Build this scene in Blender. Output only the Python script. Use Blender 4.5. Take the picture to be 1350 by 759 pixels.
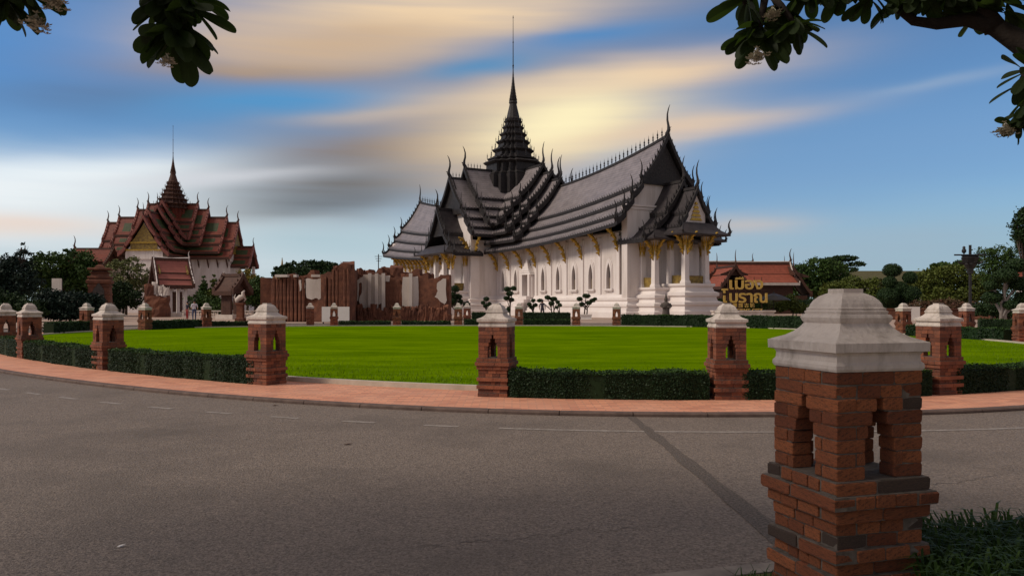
import bpy, math, random
import numpy as np
from mathutils import Vector, Matrix
R = math.radians
random.seed(7); rng = np.random.default_rng(11)
for _o in list(bpy.data.objects): bpy.data.objects.remove(_o)
SC = bpy.context.scene
COL = SC.collection
F = 1060.0; HZ = 399.0; CH = 1.5            # lens in photo pixels, horizon row, eye height
def lin(c):
    c = c / 255.0
    return c / 12.92 if c <= 0.04045 else ((c + 0.055) / 1.055) ** 2.4
def rgb(r, g, b): return (lin(r), lin(g), lin(b), 1.0)

# ------------------------------------------------------------------ camera, sky, sun, exposure
cam_d = bpy.data.cameras.new('camera'); cam = bpy.data.objects.new('camera', cam_d); COL.objects.link(cam)
cam.location = (0, 0, CH); cam.rotation_euler = (R(90), 0, 0)
cam_d.sensor_width = 36.0; cam_d.lens = 36.0 * F / 1350.0
cam_d.shift_y = (379.5 - HZ) / 1350.0 * -1.0
cam_d.clip_end = 6000; cam_d.clip_start = 0.05
SC.camera = cam
SC.view_settings.view_transform = 'Standard'; SC.view_settings.look = 'None'
SC.view_settings.exposure = 0.0; SC.view_settings.gamma = 1.0
SC.cycles.max_bounces = 6

SUN_EL, SUN_AZ = R(40), R(-106)             # azimuth clockwise from +y (the view direction)
sd = Vector((math.sin(SUN_AZ) * math.cos(SUN_EL), math.cos(SUN_AZ) * math.cos(SUN_EL), math.sin(SUN_EL)))
sun_d = bpy.data.lights.new('sun', 'SUN'); sun_d.energy = 2.4; sun_d.angle = R(14); sun_d.color = (1.0, 0.88, 0.74)
sun = bpy.data.objects.new('sun', sun_d); COL.objects.link(sun)
sun.rotation_euler = (-sd).to_track_quat('-Z', 'Y').to_euler(); sun.location = sd * 200

W = bpy.data.worlds.new('World'); SC.world = W; W.use_nodes = True
def build_sky():
    nt = W.node_tree; nt.nodes.clear(); N = nt.nodes.new; L = nt.links.new
    def M(op, a, b=None, c=None):
        n = N('ShaderNodeMath'); n.operation = op
        for i, v in enumerate((a, b, c)):
            if v is None: continue
            if isinstance(v, (int, float)): n.inputs[i].default_value = v
            else: L(v, n.inputs[i])
        return n.outputs[0]
    tc = N('ShaderNodeTexCoord'); sep = N('ShaderNodeSeparateXYZ'); L(tc.outputs['Generated'], sep.inputs[0])
    az = M('ARCTAN2', sep.outputs[0], sep.outputs[1]); el = M('ARCSINE', sep.outputs[2])
    # wind-drawn streak noise: stretched along the horizon
    def noise(sa, se, scale, detail, seed):
        cb = N('ShaderNodeCombineXYZ'); L(M('MULTIPLY', az, sa), cb.inputs[0]); L(M('MULTIPLY', el, se), cb.inputs[1]); cb.inputs[2].default_value = seed
        n = N('ShaderNodeTexNoise'); n.inputs['Scale'].default_value = scale; n.inputs['Detail'].default_value = detail
        n.inputs['Roughness'].default_value = 0.5; L(cb.outputs[0], n.inputs['Vector']); return n.outputs[0]
    n1 = noise(2.2, 9.0, 1.3, 3, 1.7); n2 = noise(1.2, 12.0, 2.2, 2.5, 5.2); n3 = noise(1.6, 5.0, 1.0, 2, 9.4); n4 = noise(1.6, 34.0, 2.4, 4, 3.3)
    waz = M('ADD', az, M('MULTIPLY', M('SUBTRACT', n3, 0.5), 0.16))
    wel = M('ADD', el, M('MULTIPLY', M('SUBTRACT', n1, 0.5), 0.042))
    sky = N('ShaderNodeTexSky'); sky.sky_type = 'NISHITA'; sky.sun_disc = False
    sky.sun_elevation = SUN_EL; sky.sun_rotation = SUN_AZ; sky.air_density = 1.0; sky.dust_density = 0.6; sky.ozone_density = 2.0
    tint = N('ShaderNodeMix'); tint.data_type = 'RGBA'; tint.blend_type = 'MULTIPLY'; tint.inputs[0].default_value = 1.0
    L(sky.outputs[0], tint.inputs[6]); tint.inputs[7].default_value = SKY_TINT
    cur = tint.outputs[2]
    def over(col, fac):
        nonlocal cur
        m = N('ShaderNodeMix'); m.data_type = 'RGBA'; m.clamp_factor = True
        L(fac, m.inputs[0]); L(cur, m.inputs[6]); m.inputs[7].default_value = tuple(v * 10 for v in rgb(*col)[:3]) + (1,)
        cur = m.outputs[2]
    # the cloud sheet that covers the rest of the sky dome
    hi = M('MULTIPLY', M('SMOOTH_MIN', M('MAXIMUM', M('MULTIPLY', M('SUBTRACT', el, 0.40), 2.2), 0.0), 1.0, 0.2), M('ADD', 0.45, n2))
    side = M('MINIMUM', M('MAXIMUM', M('MULTIPLY', M('SUBTRACT', M('ABSOLUTE', az), 0.75), 1.2), 0.0), 0.85)
    over((176, 162, 154), M('MAXIMUM', hi, M('MULTIPLY', side, M('ADD', 0.25, n2))))
    for (px, py, sx, sy, col, al) in CLOUDS:
        a0 = math.atan((px - 675) / F); e0 = math.atan((HZ - py) / F * math.cos(a0))
        sa = sx / F; se = sy / F
        u = M('DIVIDE', M('SUBTRACT', waz, a0), sa); v = M('DIVIDE', M('SUBTRACT', M('SUBTRACT', wel, e0), M('MULTIPLY', M('SUBTRACT', waz, a0), 0.09 if py < 290 else 0.0)), se)
        q = M('ADD', M('MULTIPLY', u, u), M('MULTIPLY', v, v))
        g = M('EXPONENT', M('MULTIPLY', q, -1.0))
        over(col, M('MULTIPLY', M('MULTIPLY', g, al), M('ADD', M('ADD', 0.42, M('MULTIPLY', n2, 0.65)), M('MULTIPLY', n4, 0.5))))
    bg = N('ShaderNodeBackground'); L(cur, bg.inputs[0]); bg.inputs[1].default_value = 0.1
    out = N('ShaderNodeOutputWorld'); L(bg.outputs[0], out.inputs[0])
SKY_TINT = (0.60, 0.83, 1.03, 1)
CLOUDS = [                                                # centre and size as seen in the sky (photo pixels), colour, cover
    (1150, 345, 700, 60, (152, 176, 194), 0.8), (1050, 230, 500, 60, (122, 158, 200), 0.5), (250, 335, 520, 60, (204, 216, 222), 0.95),
    (60, 60, 220, 70, (70, 140, 208), 0.6), (40, 225, 300, 26, (230, 240, 246), 0.85), (-20, 262, 260, 46, (242, 248, 250), 1.0), (200, 285, 220, 30, (222, 230, 234), 0.8),
    (0, 302, 110, 13, (236, 212, 196), 0.7), (440, 318, 160, 30, (176, 200, 210), 0.8),
    (150, 128, 130, 17, (98, 118, 152), 0.6), (390, 88, 190, 20, (152, 132, 120), 0.9), (330, 40, 120, 30, (196, 172, 152), 0.7),
    (600, 20, 260, 46, (240, 212, 176), 1.0), (470, 55, 170, 22, (206, 176, 144), 0.85),
    (630, 130, 230, 32, (182, 164, 152), 0.8), (380, 138, 170, 20, (82, 150, 202), 0.95), (640, 86, 80, 11, (78, 142, 190), 0.85), (790, 50, 130, 13, (80, 138, 194), 0.9),
    (520, 153, 110, 9, (200, 186, 176), 0.7), (520, 200, 190, 34, (136, 122, 116), 0.9), (470, 246, 200, 32, (116, 115, 116), 0.85), (430, 268, 130, 13, (100, 106, 113), 0.6),
    (280, 236, 150, 9, (216, 218, 224), 0.6), (625, 185, 90, 40, (186, 160, 136), 0.7),
    (860, 103, 160, 22, (232, 202, 170), 0.95), (745, 120, 150, 22, (230, 208, 180), 0.8), (765, 172, 150, 44, (244, 222, 182), 1.0), (768, 166, 85, 30, (255, 242, 196), 1.0),
    (920, 168, 140, 14, (226, 200, 174), 0.8), (700, 235, 120, 26, (222, 190, 152), 0.55), (1230, 108, 80, 7, (150, 172, 200), 0.6), (985, 296, 70, 14, (206, 192, 182), 0.6),
]
build_sky()

# ------------------------------------------------------------------ mesh helpers
class MB:
    def __init__(s): s.v = []; s.f = []; s.m = []
    def add(s, vs, fs, mi=0):
        o = len(s.v); s.v.extend([tuple(p) for p in vs]); s.f.extend([tuple(i + o for i in f) for f in fs]); s.m.extend([mi] * len(fs)); return s
    def box(s, c, d, rz=0.0, mi=0, taper=1.0):
        cx, cy, cz = c; hx, hy, hz = d[0] / 2, d[1] / 2, d[2] / 2; co, si = math.cos(rz), math.sin(rz); vs = []
        for z in (-hz, hz):
            k = taper if z > 0 else 1.0
            for x, y in ((-hx, -hy), (hx, -hy), (hx, hy), (-hx, hy)):
                x *= k; y *= k; vs.append((cx + x * co - y * si, cy + x * si + y * co, cz + z))
        return s.add(vs, [(3, 2, 1, 0), (4, 5, 6, 7), (0, 1, 5, 4), (1, 2, 6, 5), (2, 3, 7, 6), (3, 0, 4, 7)], mi)
    def loft(s, rings, cap=True, mi=0):
        n = len(rings[0]); vs = [p for r in rings for p in r]; fs = []
        for i in range(len(rings) - 1):
            for j in range(n):
                k = (j + 1) % n; fs.append((i * n + j, i * n + k, (i + 1) * n + k, (i + 1) * n + j))
        if cap: fs.append(tuple(range(n - 1, -1, -1))); fs.append(tuple(range((len(rings) - 1) * n, len(rings) * n)))
        return s.add(vs, fs, mi)
    def rects(s, prof, x0, x1, y0, y1, mi=0):     # prof: (offset, z): a moulded box
        return s.loft([[(x0 - o, y0 - o, z), (x1 + o, y0 - o, z), (x1 + o, y1 + o, z), (x0 - o, y1 + o, z)] for o, z in prof], True, mi)
    def lathe(s, prof, n=12, c=(0, 0, 0), mi=0):
        return s.loft([[(c[0] + r * math.cos(2 * math.pi * j / n), c[1] + r * math.sin(2 * math.pi * j / n), c[2] + z) for j in range(n)] for r, z in prof], True, mi)
    def tube(s, pts, rad, n=6, mi=0, flat=1.0):
        pts = [Vector(p) for p in pts]; rings = []
        for i, p in enumerate(pts):
            t = (pts[min(i + 1, len(pts) - 1)] - pts[max(i - 1, 0)]).normalized()
            a = Vector((0, 1, 0)) if abs(t.y) < 0.9 else Vector((1, 0, 0))
            u = t.cross(a).normalized(); w = t.cross(u).normalized(); r = rad[i] if hasattr(rad, '__len__') else rad
            rings.append([p + u * (r * math.cos(2 * math.pi * j / n)) + w * (r * flat * math.sin(2 * math.pi * j / n)) for j in range(n)])
        return s.loft(rings, True, mi)
    def prism(s, poly, fn, d0, d1, mi=0):         # poly of 2-D points, fn(a, b, depth) -> 3-D
        n = len(poly); vs = [fn(a, b, d0) for a, b in poly] + [fn(a, b, d1) for a, b in poly]
        fs = [tuple(range(n)), tuple(range(2 * n - 1, n - 1, -1))] + [(i, (i + 1) % n, n + (i + 1) % n, n + i) for i in range(n)]
        return s.add(vs, fs, mi)
    def mesh(s, name, mats, smooth=False):
        me = bpy.data.meshes.new(name); me.from_pydata(s.v, [], s.f)
        for m in (mats if isinstance(mats, (list, tuple)) else [mats]): me.materials.append(m)
        if any(s.m): me.polygons.foreach_set('material_index', s.m)
        if smooth: me.polygons.foreach_set('use_smooth', [True] * len(me.polygons))
        me.update(); return me
    def build(s, name, mats, parent=None, smooth=False, **k):
        return link(name, s.mesh(name, mats, smooth), parent, **k)
def link(name, me, parent=None, loc=None, rz=None, scale=None, mat=None, **k):
    o = bpy.data.objects.new(name, me); COL.objects.link(o); o.parent = parent
    if loc is not None: o.location = loc
    if rz is not None: o.rotation_euler = (0, 0, rz)
    if scale is not None: o.scale = (scale,) * 3 if isinstance(scale, (int, float)) else scale
    if mat is not None: o.matrix_local = mat
    for a, b in k.items(): o[a] = b
    return o
def thing(name, label, cat, loc=(0, 0, 0), rz=0.0, group=None):
    o = link(name, None, None, loc, rz, label=label, category=cat); o.empty_display_size = 0.3
    if group: o['group'] = group
    return o
def quads(name, Q, mats, parent=None, **k):       # Q: (N,4,3) array
    n = len(Q); me = bpy.data.meshes.new(name)
    me.vertices.add(n * 4); me.vertices.foreach_set('co', np.ascontiguousarray(Q, dtype=np.float32).reshape(-1))
    me.loops.add(n * 4); me.loops.foreach_set('vertex_index', np.arange(n * 4, dtype=np.int32))
    me.polygons.add(n); me.polygons.foreach_set('loop_start', np.arange(0, n * 4, 4, dtype=np.int32))
    me.update(calc_edges=True); me.validate(); me.materials.append(mats)
    return link(name, me, parent, **k) if name else me
def leaf_quads(C, size, nrm=None, aspect=0.55, spread=1.0):
    n = len(C); d = rng.normal(size=(n, 3))
    if nrm is not None: d = nrm + d * spread
    d /= np.linalg.norm(d, axis=1, keepdims=True) + 1e-9
    t = rng.normal(size=(n, 3)); u = np.cross(d, t); u /= np.linalg.norm(u, axis=1, keepdims=True) + 1e-9; w = np.cross(d, u)
    s = (size * rng.uniform(0.6, 1.25, n))[:, None]
    Q = np.stack([C - u * s, C + w * s * aspect + d * s * .12, C + u * s, C - w * s * aspect + d * s * .12], 1)
    return Q
def at(px, d, z=0.0): return ((px - 675) / F * d, d, z)
def zat(py, d): return CH + (HZ - py) * d / F

# ------------------------------------------------------------------ materials
MAT = {}
def pm(name, c1, c2=None, scale=3.0, rough=0.7, bump=0.0, bscale=None, detail=4.0, metal=0.0, spec=0.3, island=0.0, objrand=0.0, dirt=None, dscale=1.0, stretch=None, courses=None):
    m = bpy.data.materials.new(name); m.use_nodes = True; nt = m.node_tree; N = nt.nodes.new; L = nt.links.new
    b = nt.nodes['Principled BSDF']; b.inputs['Roughness'].default_value = rough; b.inputs['Metallic'].default_value = metal
    b.inputs['Specular IOR Level'].default_value = spec
    c2 = c2 or c1
    tc = N('ShaderNodeTexCoord'); vec = tc.outputs['Object']
    if stretch:
        mp = N('ShaderNodeMapping'); mp.inputs['Scale'].default_value = stretch; L(vec, mp.inputs[0]); vec = mp.outputs[0]
    n = N('ShaderNodeTexNoise'); n.inputs['Scale'].default_value = scale; n.inputs['Detail'].default_value = detail; n.inputs['Roughness'].default_value = 0.6; L(vec, n.inputs['Vector'])
    fac = n.outputs[0]
    rm = N('ShaderNodeMapRange'); rm.inputs[1].default_value = 0.3; rm.inputs[2].default_value = 0.7; L(fac, rm.inputs[0]); fac = rm.outputs[0]
    if island or objrand:
        g = N('ShaderNodeNewGeometry'); oi = N('ShaderNodeObjectInfo')
        a = N('ShaderNodeMath'); a.operation = 'MULTIPLY_ADD'; L(g.outputs['Random Per Island'], a.inputs[0]); a.inputs[1].default_value = island
        b2 = N('ShaderNodeMath'); b2.operation = 'MULTIPLY_ADD'; L(oi.outputs['Random'], b2.inputs[0]); b2.inputs[1].default_value = objrand
        L(a.outputs[0], b2.inputs[2]); k = N('ShaderNodeMath'); k.operation = 'MULTIPLY'; L(fac, k.inputs[0]); k.inputs[1].default_value = max(0.0, 1 - island - objrand)
        L(k.outputs[0], a.inputs[2]); fac = b2.outputs[0]
    mx = N('ShaderNodeMix'); mx.data_type = 'RGBA'; L(fac, mx.inputs[0]); mx.inputs[6].default_value = c1; mx.inputs[7].default_value = c2
    col = mx.outputs[2]
    if dirt:
        dn = N('ShaderNodeTexNoise'); dn.inputs['Scale'].default_value = dscale; dn.inputs['Detail'].default_value = 6; dn.inputs['Roughness'].default_value = 0.65; L(vec, dn.inputs['Vector'])
        dr = N('ShaderNodeMapRange'); dr.inputs[1].default_value = 0.48; dr.inputs[2].default_value = 0.75; L(dn.outputs[0], dr.inputs[0])
        dm = N('ShaderNodeMix'); dm.data_type = 'RGBA'; L(dr.outputs[0], dm.inputs[0]); L(col, dm.inputs[6]); dm.inputs[7].default_value = dirt; col = dm.outputs[2]
    if courses:                                          # tile rows: a darker joint under each course
        sp = N('ShaderNodeSeparateXYZ'); L(tc.outputs['Object'], sp.inputs[0]); dv_ = N('ShaderNodeMath'); dv_.operation = 'DIVIDE'; L(sp.outputs[2], dv_.inputs[0]); dv_.inputs[1].default_value = courses
        fr_ = N('ShaderNodeMath'); fr_.operation = 'FRACT'; L(dv_.outputs[0], fr_.inputs[0]); cr = N('ShaderNodeMapRange'); L(fr_.outputs[0], cr.inputs[0]); cr.inputs[1].default_value = 0.0; cr.inputs[2].default_value = 0.35; cr.inputs[3].default_value = 0.62; cr.inputs[4].default_value = 1.0
        cm = N('ShaderNodeMix'); cm.data_type = 'RGBA'; cm.blend_type = 'MULTIPLY'; cm.inputs[0].default_value = 1.0; L(col, cm.inputs[6]); L(cr.outputs[0], cm.inputs[7]); col = cm.outputs[2]
    L(col, b.inputs['Base Color'])
    if bump:
        bn = N('ShaderNodeTexNoise'); bn.inputs['Scale'].default_value = bscale or scale * 3; bn.inputs['Detail'].default_value = 5; L(vec, bn.inputs['Vector'])
        bp = N('ShaderNodeBump'); bp.inputs['Strength'].default_value = bump; bp.inputs['Distance'].default_value = 0.02; L(bn.outputs[0], bp.inputs['Height']); L(bp.outputs[0], b.inputs['Normal'])
    MAT[name] = m; return m
def L4(r, g, b): return (r, g, b, 1)
pm('asphalt', L4(.085, .067, .055), L4(.31, .25, .205), scale=48, rough=.8, bump=1.0, bscale=60, detail=8, spec=.3, dirt=L4(.115, .093, .077), dscale=.38)
pm('asphalt_patch', L4(.055, .045, .039), L4(.20, .165, .14), scale=45, rough=.85, bump=.9, bscale=70, spec=.2)
pm('road_paint', L4(.34, .30, .265), L4(.18, .15, .125), scale=14, rough=.7)
pm('kerb', L4(.20, .165, .14), L4(.30, .26, .22), scale=5, rough=.85, bump=.3, dirt=L4(.1, .085, .075), dscale=3)
pm('kerb_dark', L4(.09, .06, .05), L4(.16, .11, .09), scale=5, rough=.85, bump=.3)
pm('edging', L4(.42, .36, .28), L4(.55, .47, .38), scale=4, rough=.85, bump=.2)
pm('lawn', L4(.078, .155, .0), L4(.155, .262, .001), scale=.8, rough=1.0, spec=.0, bump=.8, bscale=45, detail=10, stretch=(.55, 1.6, 1), dirt=L4(.058, .128, .0), dscale=.13)
pm('ground', L4(.08, .10, .035), L4(.14, .13, .06), scale=.05, rough=.95, spec=.05)
pm('plaza', L4(.34, .24, .19), L4(.46, .35, .28), scale=.6, rough=.9, bump=.1, dirt=L4(.25, .18, .14), dscale=.3)
pm('brick', L4(.66, .22, .085), L4(.24, .072, .038), scale=14, rough=.88, bump=1.0, bscale=42, island=.0, objrand=.7, dirt=L4(.075, .05, .036), dscale=7)
pm('brick_joined', L4(.31, .105, .052), L4(.085, .03, .02), scale=9, rough=.85, bump=.5, bscale=40, island=.75, dirt=L4(.1, .05, .04), dscale=5)
pm('brick_black', L4(.05, .038, .032), L4(.11, .07, .05), scale=20, rough=.9, bump=.6, bscale=60)
pm('mortar', L4(.09, .07, .055), L4(.18, .148, .12), scale=20, rough=.95, bump=.5)
pm('cap', L4(.52, .45, .40), L4(.64, .57, .51), scale=5, rough=.85, bump=.45, bscale=26, dirt=L4(.27, .225, .185), dscale=4.5, stretch=(1.4, 1.4, .55))
pm('white_wall', L4(.68, .605, .57), L4(.76, .69, .655), scale=.35, rough=.85, dirt=L4(.50, .43, .385), dscale=.8, stretch=(1.2, 1.2, .14))
pm('white_trim', L4(.70, .625, .59), L4(.78, .715, .68), scale=.6, rough=.8)
pm('roof_grey', L4(.17, .148, .15), L4(.28, .243, .246), courses=.30, scale=1.2, rough=.38, bump=.9, bscale=3.2, spec=.6, stretch=(1, 1, 1))
pm('roof_dark', L4(.013, .011, .012), L4(.03, .025, .025), scale=3, rough=.6, bump=.4, bscale=8)
pm('carved_dark', L4(.010, .009, .010), L4(.04, .034, .033), scale=5, rough=.55, bump=.8, bscale=9)
pm('gold', L4(.62, .40, .07), L4(.30, .17, .03), scale=7, rough=.38, metal=.55, bump=.8, bscale=14)
pm('gold_paint', L4(.34, .23, .05), L4(.11, .07, .03), scale=3, rough=.6)
pm('shutter', L4(.20, .15, .11), L4(.28, .21, .16), scale=4, rough=.7)
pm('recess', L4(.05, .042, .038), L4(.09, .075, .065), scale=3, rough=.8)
pm('roof_red', L4(.13, .026, .017), L4(.21, .048, .026), courses=.28, scale=1.4, rough=.55, bump=.7, bscale=5)
pm('roof_green', L4(.028, .042, .016), L4(.05, .066, .024), scale=1.4, rough=.55, bump=.7, bscale=5)
pm('roof_terracotta', L4(.33, .085, .05), L4(.22, .06, .035), courses=.24, scale=2.0, rough=.7, bump=.7, bscale=6)
pm('roof_pink', L4(.38, .13, .10), L4(.30, .10, .08), courses=.2, scale=2.0, rough=.7, bump=.5, bscale=6)
pm('wood_dark', L4(.05, .022, .015), L4(.09, .04, .026), scale=3, rough=.7)
pm('ruin_brick', L4(.23, .094, .054), L4(.095, .04, .028), scale=2.2, rough=.95, bump=.9, bscale=6, dirt=L4(.07, .03, .022), dscale=.7, detail=8)
pm('plaster', L4(.55, .48, .42), L4(.68, .60, .54), scale=.8, rough=.9, dirt=L4(.36, .29, .25), dscale=.6, stretch=(1, 1, .3))
pm('stone', L4(.06, .05, .043), L4(.11, .092, .08), scale=5, rough=.9, bump=.5)
pm('metal_dark', L4(.012, .011, .012), L4(.03, .027, .027), scale=5, rough=.5)
pm('board_white', L4(.70, .65, .60), L4(.76, .71, .66), scale=2, rough=.6)
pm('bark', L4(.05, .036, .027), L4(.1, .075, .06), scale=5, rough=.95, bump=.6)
pm('bark_backlit', L4(.012, .009, .007), L4(.024, .018, .014), scale=6, rough=.95, bump=.7)  # backlit silhouette put into the bark colour: darker than the trunk
pm('roof_olive', L4(.07, .065, .03), L4(.11, .10, .05), scale=2, rough=.8)
pm('verge_red', L4(.26, .09, .07), L4(.16, .05, .04), scale=3, rough=.6)
pm('roof_porch', L4(.03, .026, .028), L4(.055, .046, .048), scale=2, rough=.5, bump=.8, bscale=5)  # darker grey roofing of the palace porches
pm('bark_pale', L4(.2, .17, .15), L4(.3, .27, .24), scale=5, rough=.9, bump=.4)
def leafmat(name, c1, c2, island=.6): return pm(name, L4(*c1), L4(*c2), scale=.6, rough=.6, spec=.2, island=island)
leafmat('leaf_dark', (.010, .028, .010), (.030, .058, .014)); leafmat('leaf_blue', (.008, .020, .016), (.018, .036, .022))
leafmat('leaf_mid', (.022, .055, .012), (.055, .095, .018)); leafmat('leaf_olive', (.05, .075, .012), (.10, .12, .02))
leafmat('leaf_pale', (.09, .11, .035), (.16, .17, .06)); leafmat('leaf_gold', (.12, .10, .02), (.22, .17, .03))
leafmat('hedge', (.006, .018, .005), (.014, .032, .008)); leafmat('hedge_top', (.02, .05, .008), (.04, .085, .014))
leafmat('grass', (.018, .045, .008), (.045, .085, .014)); leafmat('frangipani_leaf', (.006, .013, .003), (.02, .034, .008))
leafmat('lawn_blade', (.075, .145, .0), (.155, .25, .002)); pm('gold_letter', L4(.56, .37, .08), L4(.40, .25, .06), scale=6, rough=.45)
leafmat('flower', (.30, .27, .20), (.5, .47, .38)); leafmat('shrub_red', (.12, .04, .03), (.06, .06, .025))
pm('skin', L4(.35, .2, .13)); pm('hair', L4(.012, .01, .009))
pm('cloth_dark', L4(.02, .018, .03), L4(.04, .035, .05), scale=6); pm('cloth_white', L4(.62, .58, .66), L4(.7, .68, .72), scale=6)
pm('cloth_red', L4(.25, .03, .03)); pm('cloth_blue', L4(.05, .07, .14))
def translucent(name, c):                                # thin leaves let some light through
    nt = M0[name].node_tree; b = nt.nodes['Principled BSDF']; t = nt.nodes.new('ShaderNodeBsdfTranslucent'); t.inputs[0].default_value = c; m = nt.nodes.new('ShaderNodeMixShader'); m.inputs[0].default_value = .3
    o = [n for n in nt.nodes if n.type == 'OUTPUT_MATERIAL'][0]; nt.links.new(b.outputs[0], m.inputs[1]); nt.links.new(t.outputs[0], m.inputs[2]); nt.links.new(m.outputs[0], o.inputs[0])
M0 = MAT
translucent('frangipani_leaf', L4(.05, .09, .012)); translucent('grass', L4(.05, .10, .015))
# paving bricks of the footpath: too foreshortened to pick apart, so a brick pattern in the material
def paving():
    m = bpy.data.materials.new('paving'); m.use_nodes = True; nt = m.node_tree; N = nt.nodes.new; L = nt.links.new; b = nt.nodes['Principled BSDF']
    tc = N('ShaderNodeTexCoord'); br = N('ShaderNodeTexBrick'); L(tc.outputs['Object'], br.inputs[0]); br.inputs['Scale'].default_value = 2.1
    br.inputs[1].default_value = L4(.74, .33, .19); br.inputs[2].default_value = L4(.50, .20, .12); br.inputs[3].default_value = L4(.42, .22, .15); br.inputs['Mortar Size'].default_value = .02
    n = N('ShaderNodeTexNoise'); n.inputs['Scale'].default_value = 1.3; n.inputs['Detail'].default_value = 6; L(tc.outputs['Object'], n.inputs[0])
    r = N('ShaderNodeMapRange'); r.inputs[1].default_value = .4; r.inputs[2].default_value = .75; r.inputs[4].default_value = .5; L(n.outputs[0], r.inputs[0])
    x = N('ShaderNodeMix'); x.data_type = 'RGBA'; L(r.outputs[0], x.inputs[0]); L(br.outputs[0], x.inputs[6]); x.inputs[7].default_value = L4(.62, .34, .23); L(x.outputs[2], b.inputs['Base Color'])
    b.inputs['Roughness'].default_value = .85; MAT['paving'] = m
paving()
M = MAT

# ------------------------------------------------------------------ ground, roundabout, road
CTRL = [(6.96, 13.3), (3.3, 12.65), (-.24, 13.05), (-4.4, 14.85), (-8.98, 18.1), (-12.9, 21.7), (-15.4, 24.4), (-19.6, 30), (-22.2, 37), (-21.6, 43), (-18.3, 48.3), (-10, 51.3), (-1, 51.8), (8, 50.6), (14.6, 46.8), (18.4, 38.5), (19.2, 30.3), (16.8, 21.5), (12.3, 16.2)]
def spline(P, k=12):
    out = []; n = len(P)
    for i in range(n):
        a, b, c, d = [Vector(P[(i + j - 1) % n]) for j in range(4)]
        for q in range(k):
            t = q / k; out.append(.5 * ((2 * b) + (c - a) * t + (2 * a - 5 * b + 4 * c - d) * t * t + (3 * b - a - 3 * c + d) * t ** 3))
    return out
RING = spline(CTRL)                                     # runs clockwise seen from above: outside is to its right hand side -> see normals()
def offset(P, d):
    n = len(P); o = []
    cx = sum(p.x for p in P) / n; cy = sum(p.y for p in P) / n
    for i in range(n):
        t = (P[(i + 1) % n] - P[i - 1]).normalized(); nn = Vector((t.y, -t.x))
        if nn.dot(P[i] - Vector((cx, cy))) < 0: nn = -nn
        o.append(P[i] + nn * d)
    return o
def ring_sheet(name, A, B, z0, mat, z1=None, skirtA=0, skirtB=0, **k):
    n = len(A); z1 = z0 if z1 is None else z1; mb = MB()
    vs = [(p.x, p.y, z0) for p in A] + [(p.x, p.y, z1) for p in B]
    fs = [(i, (i + 1) % n, n + (i + 1) % n, n + i) for i in range(n)]
    for arr, off, zz, sk in ((A, 0, z0, skirtA), (B, n, z1, skirtB)):
        if sk:
            o = len(vs); vs += [(p.x, p.y, zz - sk) for p in arr]; fs += [(off + i, off + (i + 1) % n, o + (i + 1) % n, o + i) for i in range(n)]
    mb.add(vs, fs); return mb.build(name, mat, **k)
def fan(name, P, z, zc, mat, **k):
    n = len(P); mb = MB(); c = (sum(p.x for p in P) / n, sum(p.y for p in P) / n)
    rings = 6; vs = []; fs = []
    for r in range(rings):
        f = 1 - r / rings
        vs += [(c[0] + (p.x - c[0]) * f, c[1] + (p.y - c[1]) * f, z + (zc - z) * (1 - f * f)) for p in P]
    vs.append((c[0], c[1], zc))
    for r in range(rings - 1): fs += [(r * n + i, r * n + (i + 1) % n, (r + 1) * n + (i + 1) % n, (r + 1) * n + i) for i in range(n)]
    fs += [((rings - 1) * n + i, (rings - 1) * n + (i + 1) % n, rings * n) for i in range(n)]
    mb.add(vs, fs); return mb.build(name, mat, **k)
g = MB(); g.add([(-2500, -300, -.2), (2500, -300, -.2), (2500, 5000, -.2), (-2500, 5000, -.2)], [(0, 1, 2, 3)]); g.build('ground', M['ground'], kind='structure')
OUT = offset(RING, 8.3)
def sstep(a, b, x): t = min(1, max(0, (x - a) / (b - a))); return t * t * (3 - 2 * t)
def near_kerb(p):
    if p.y > 12 or not -9 < p.x < 16: return p
    y = 4.42 + .30 * (p.x - .73) if p.x < 1.44 else 4.63 + .45 * (1 - math.exp(-(p.x - 1.44) * .62))
    k = sstep(-9, -3, p.x) * (1 - sstep(9, 16, p.x)); return Vector((p.x, p.y + (y - p.y) * k))
OUT = [near_kerb(p) for p in OUT]
road = fan('road', offset(RING, 11.5), -.05, -.05, M['asphalt'], kind='structure')
PATH = offset(RING, 1.75); INNER = offset(RING, -.55); EDGE_I = offset(RING, -.7)
ring_sheet('footpath', offset(RING, 1.6), offset(RING, -.58), 0.0, M['paving'], kind='structure')
fan('lawn', offset(RING, -.66), .03, .10, M['lawn'], kind='structure')
ed = ring_sheet('lawn_edging', INNER, EDGE_I, .085, M['edging'], skirtA=.1, skirtB=.07, kind='structure')
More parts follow.
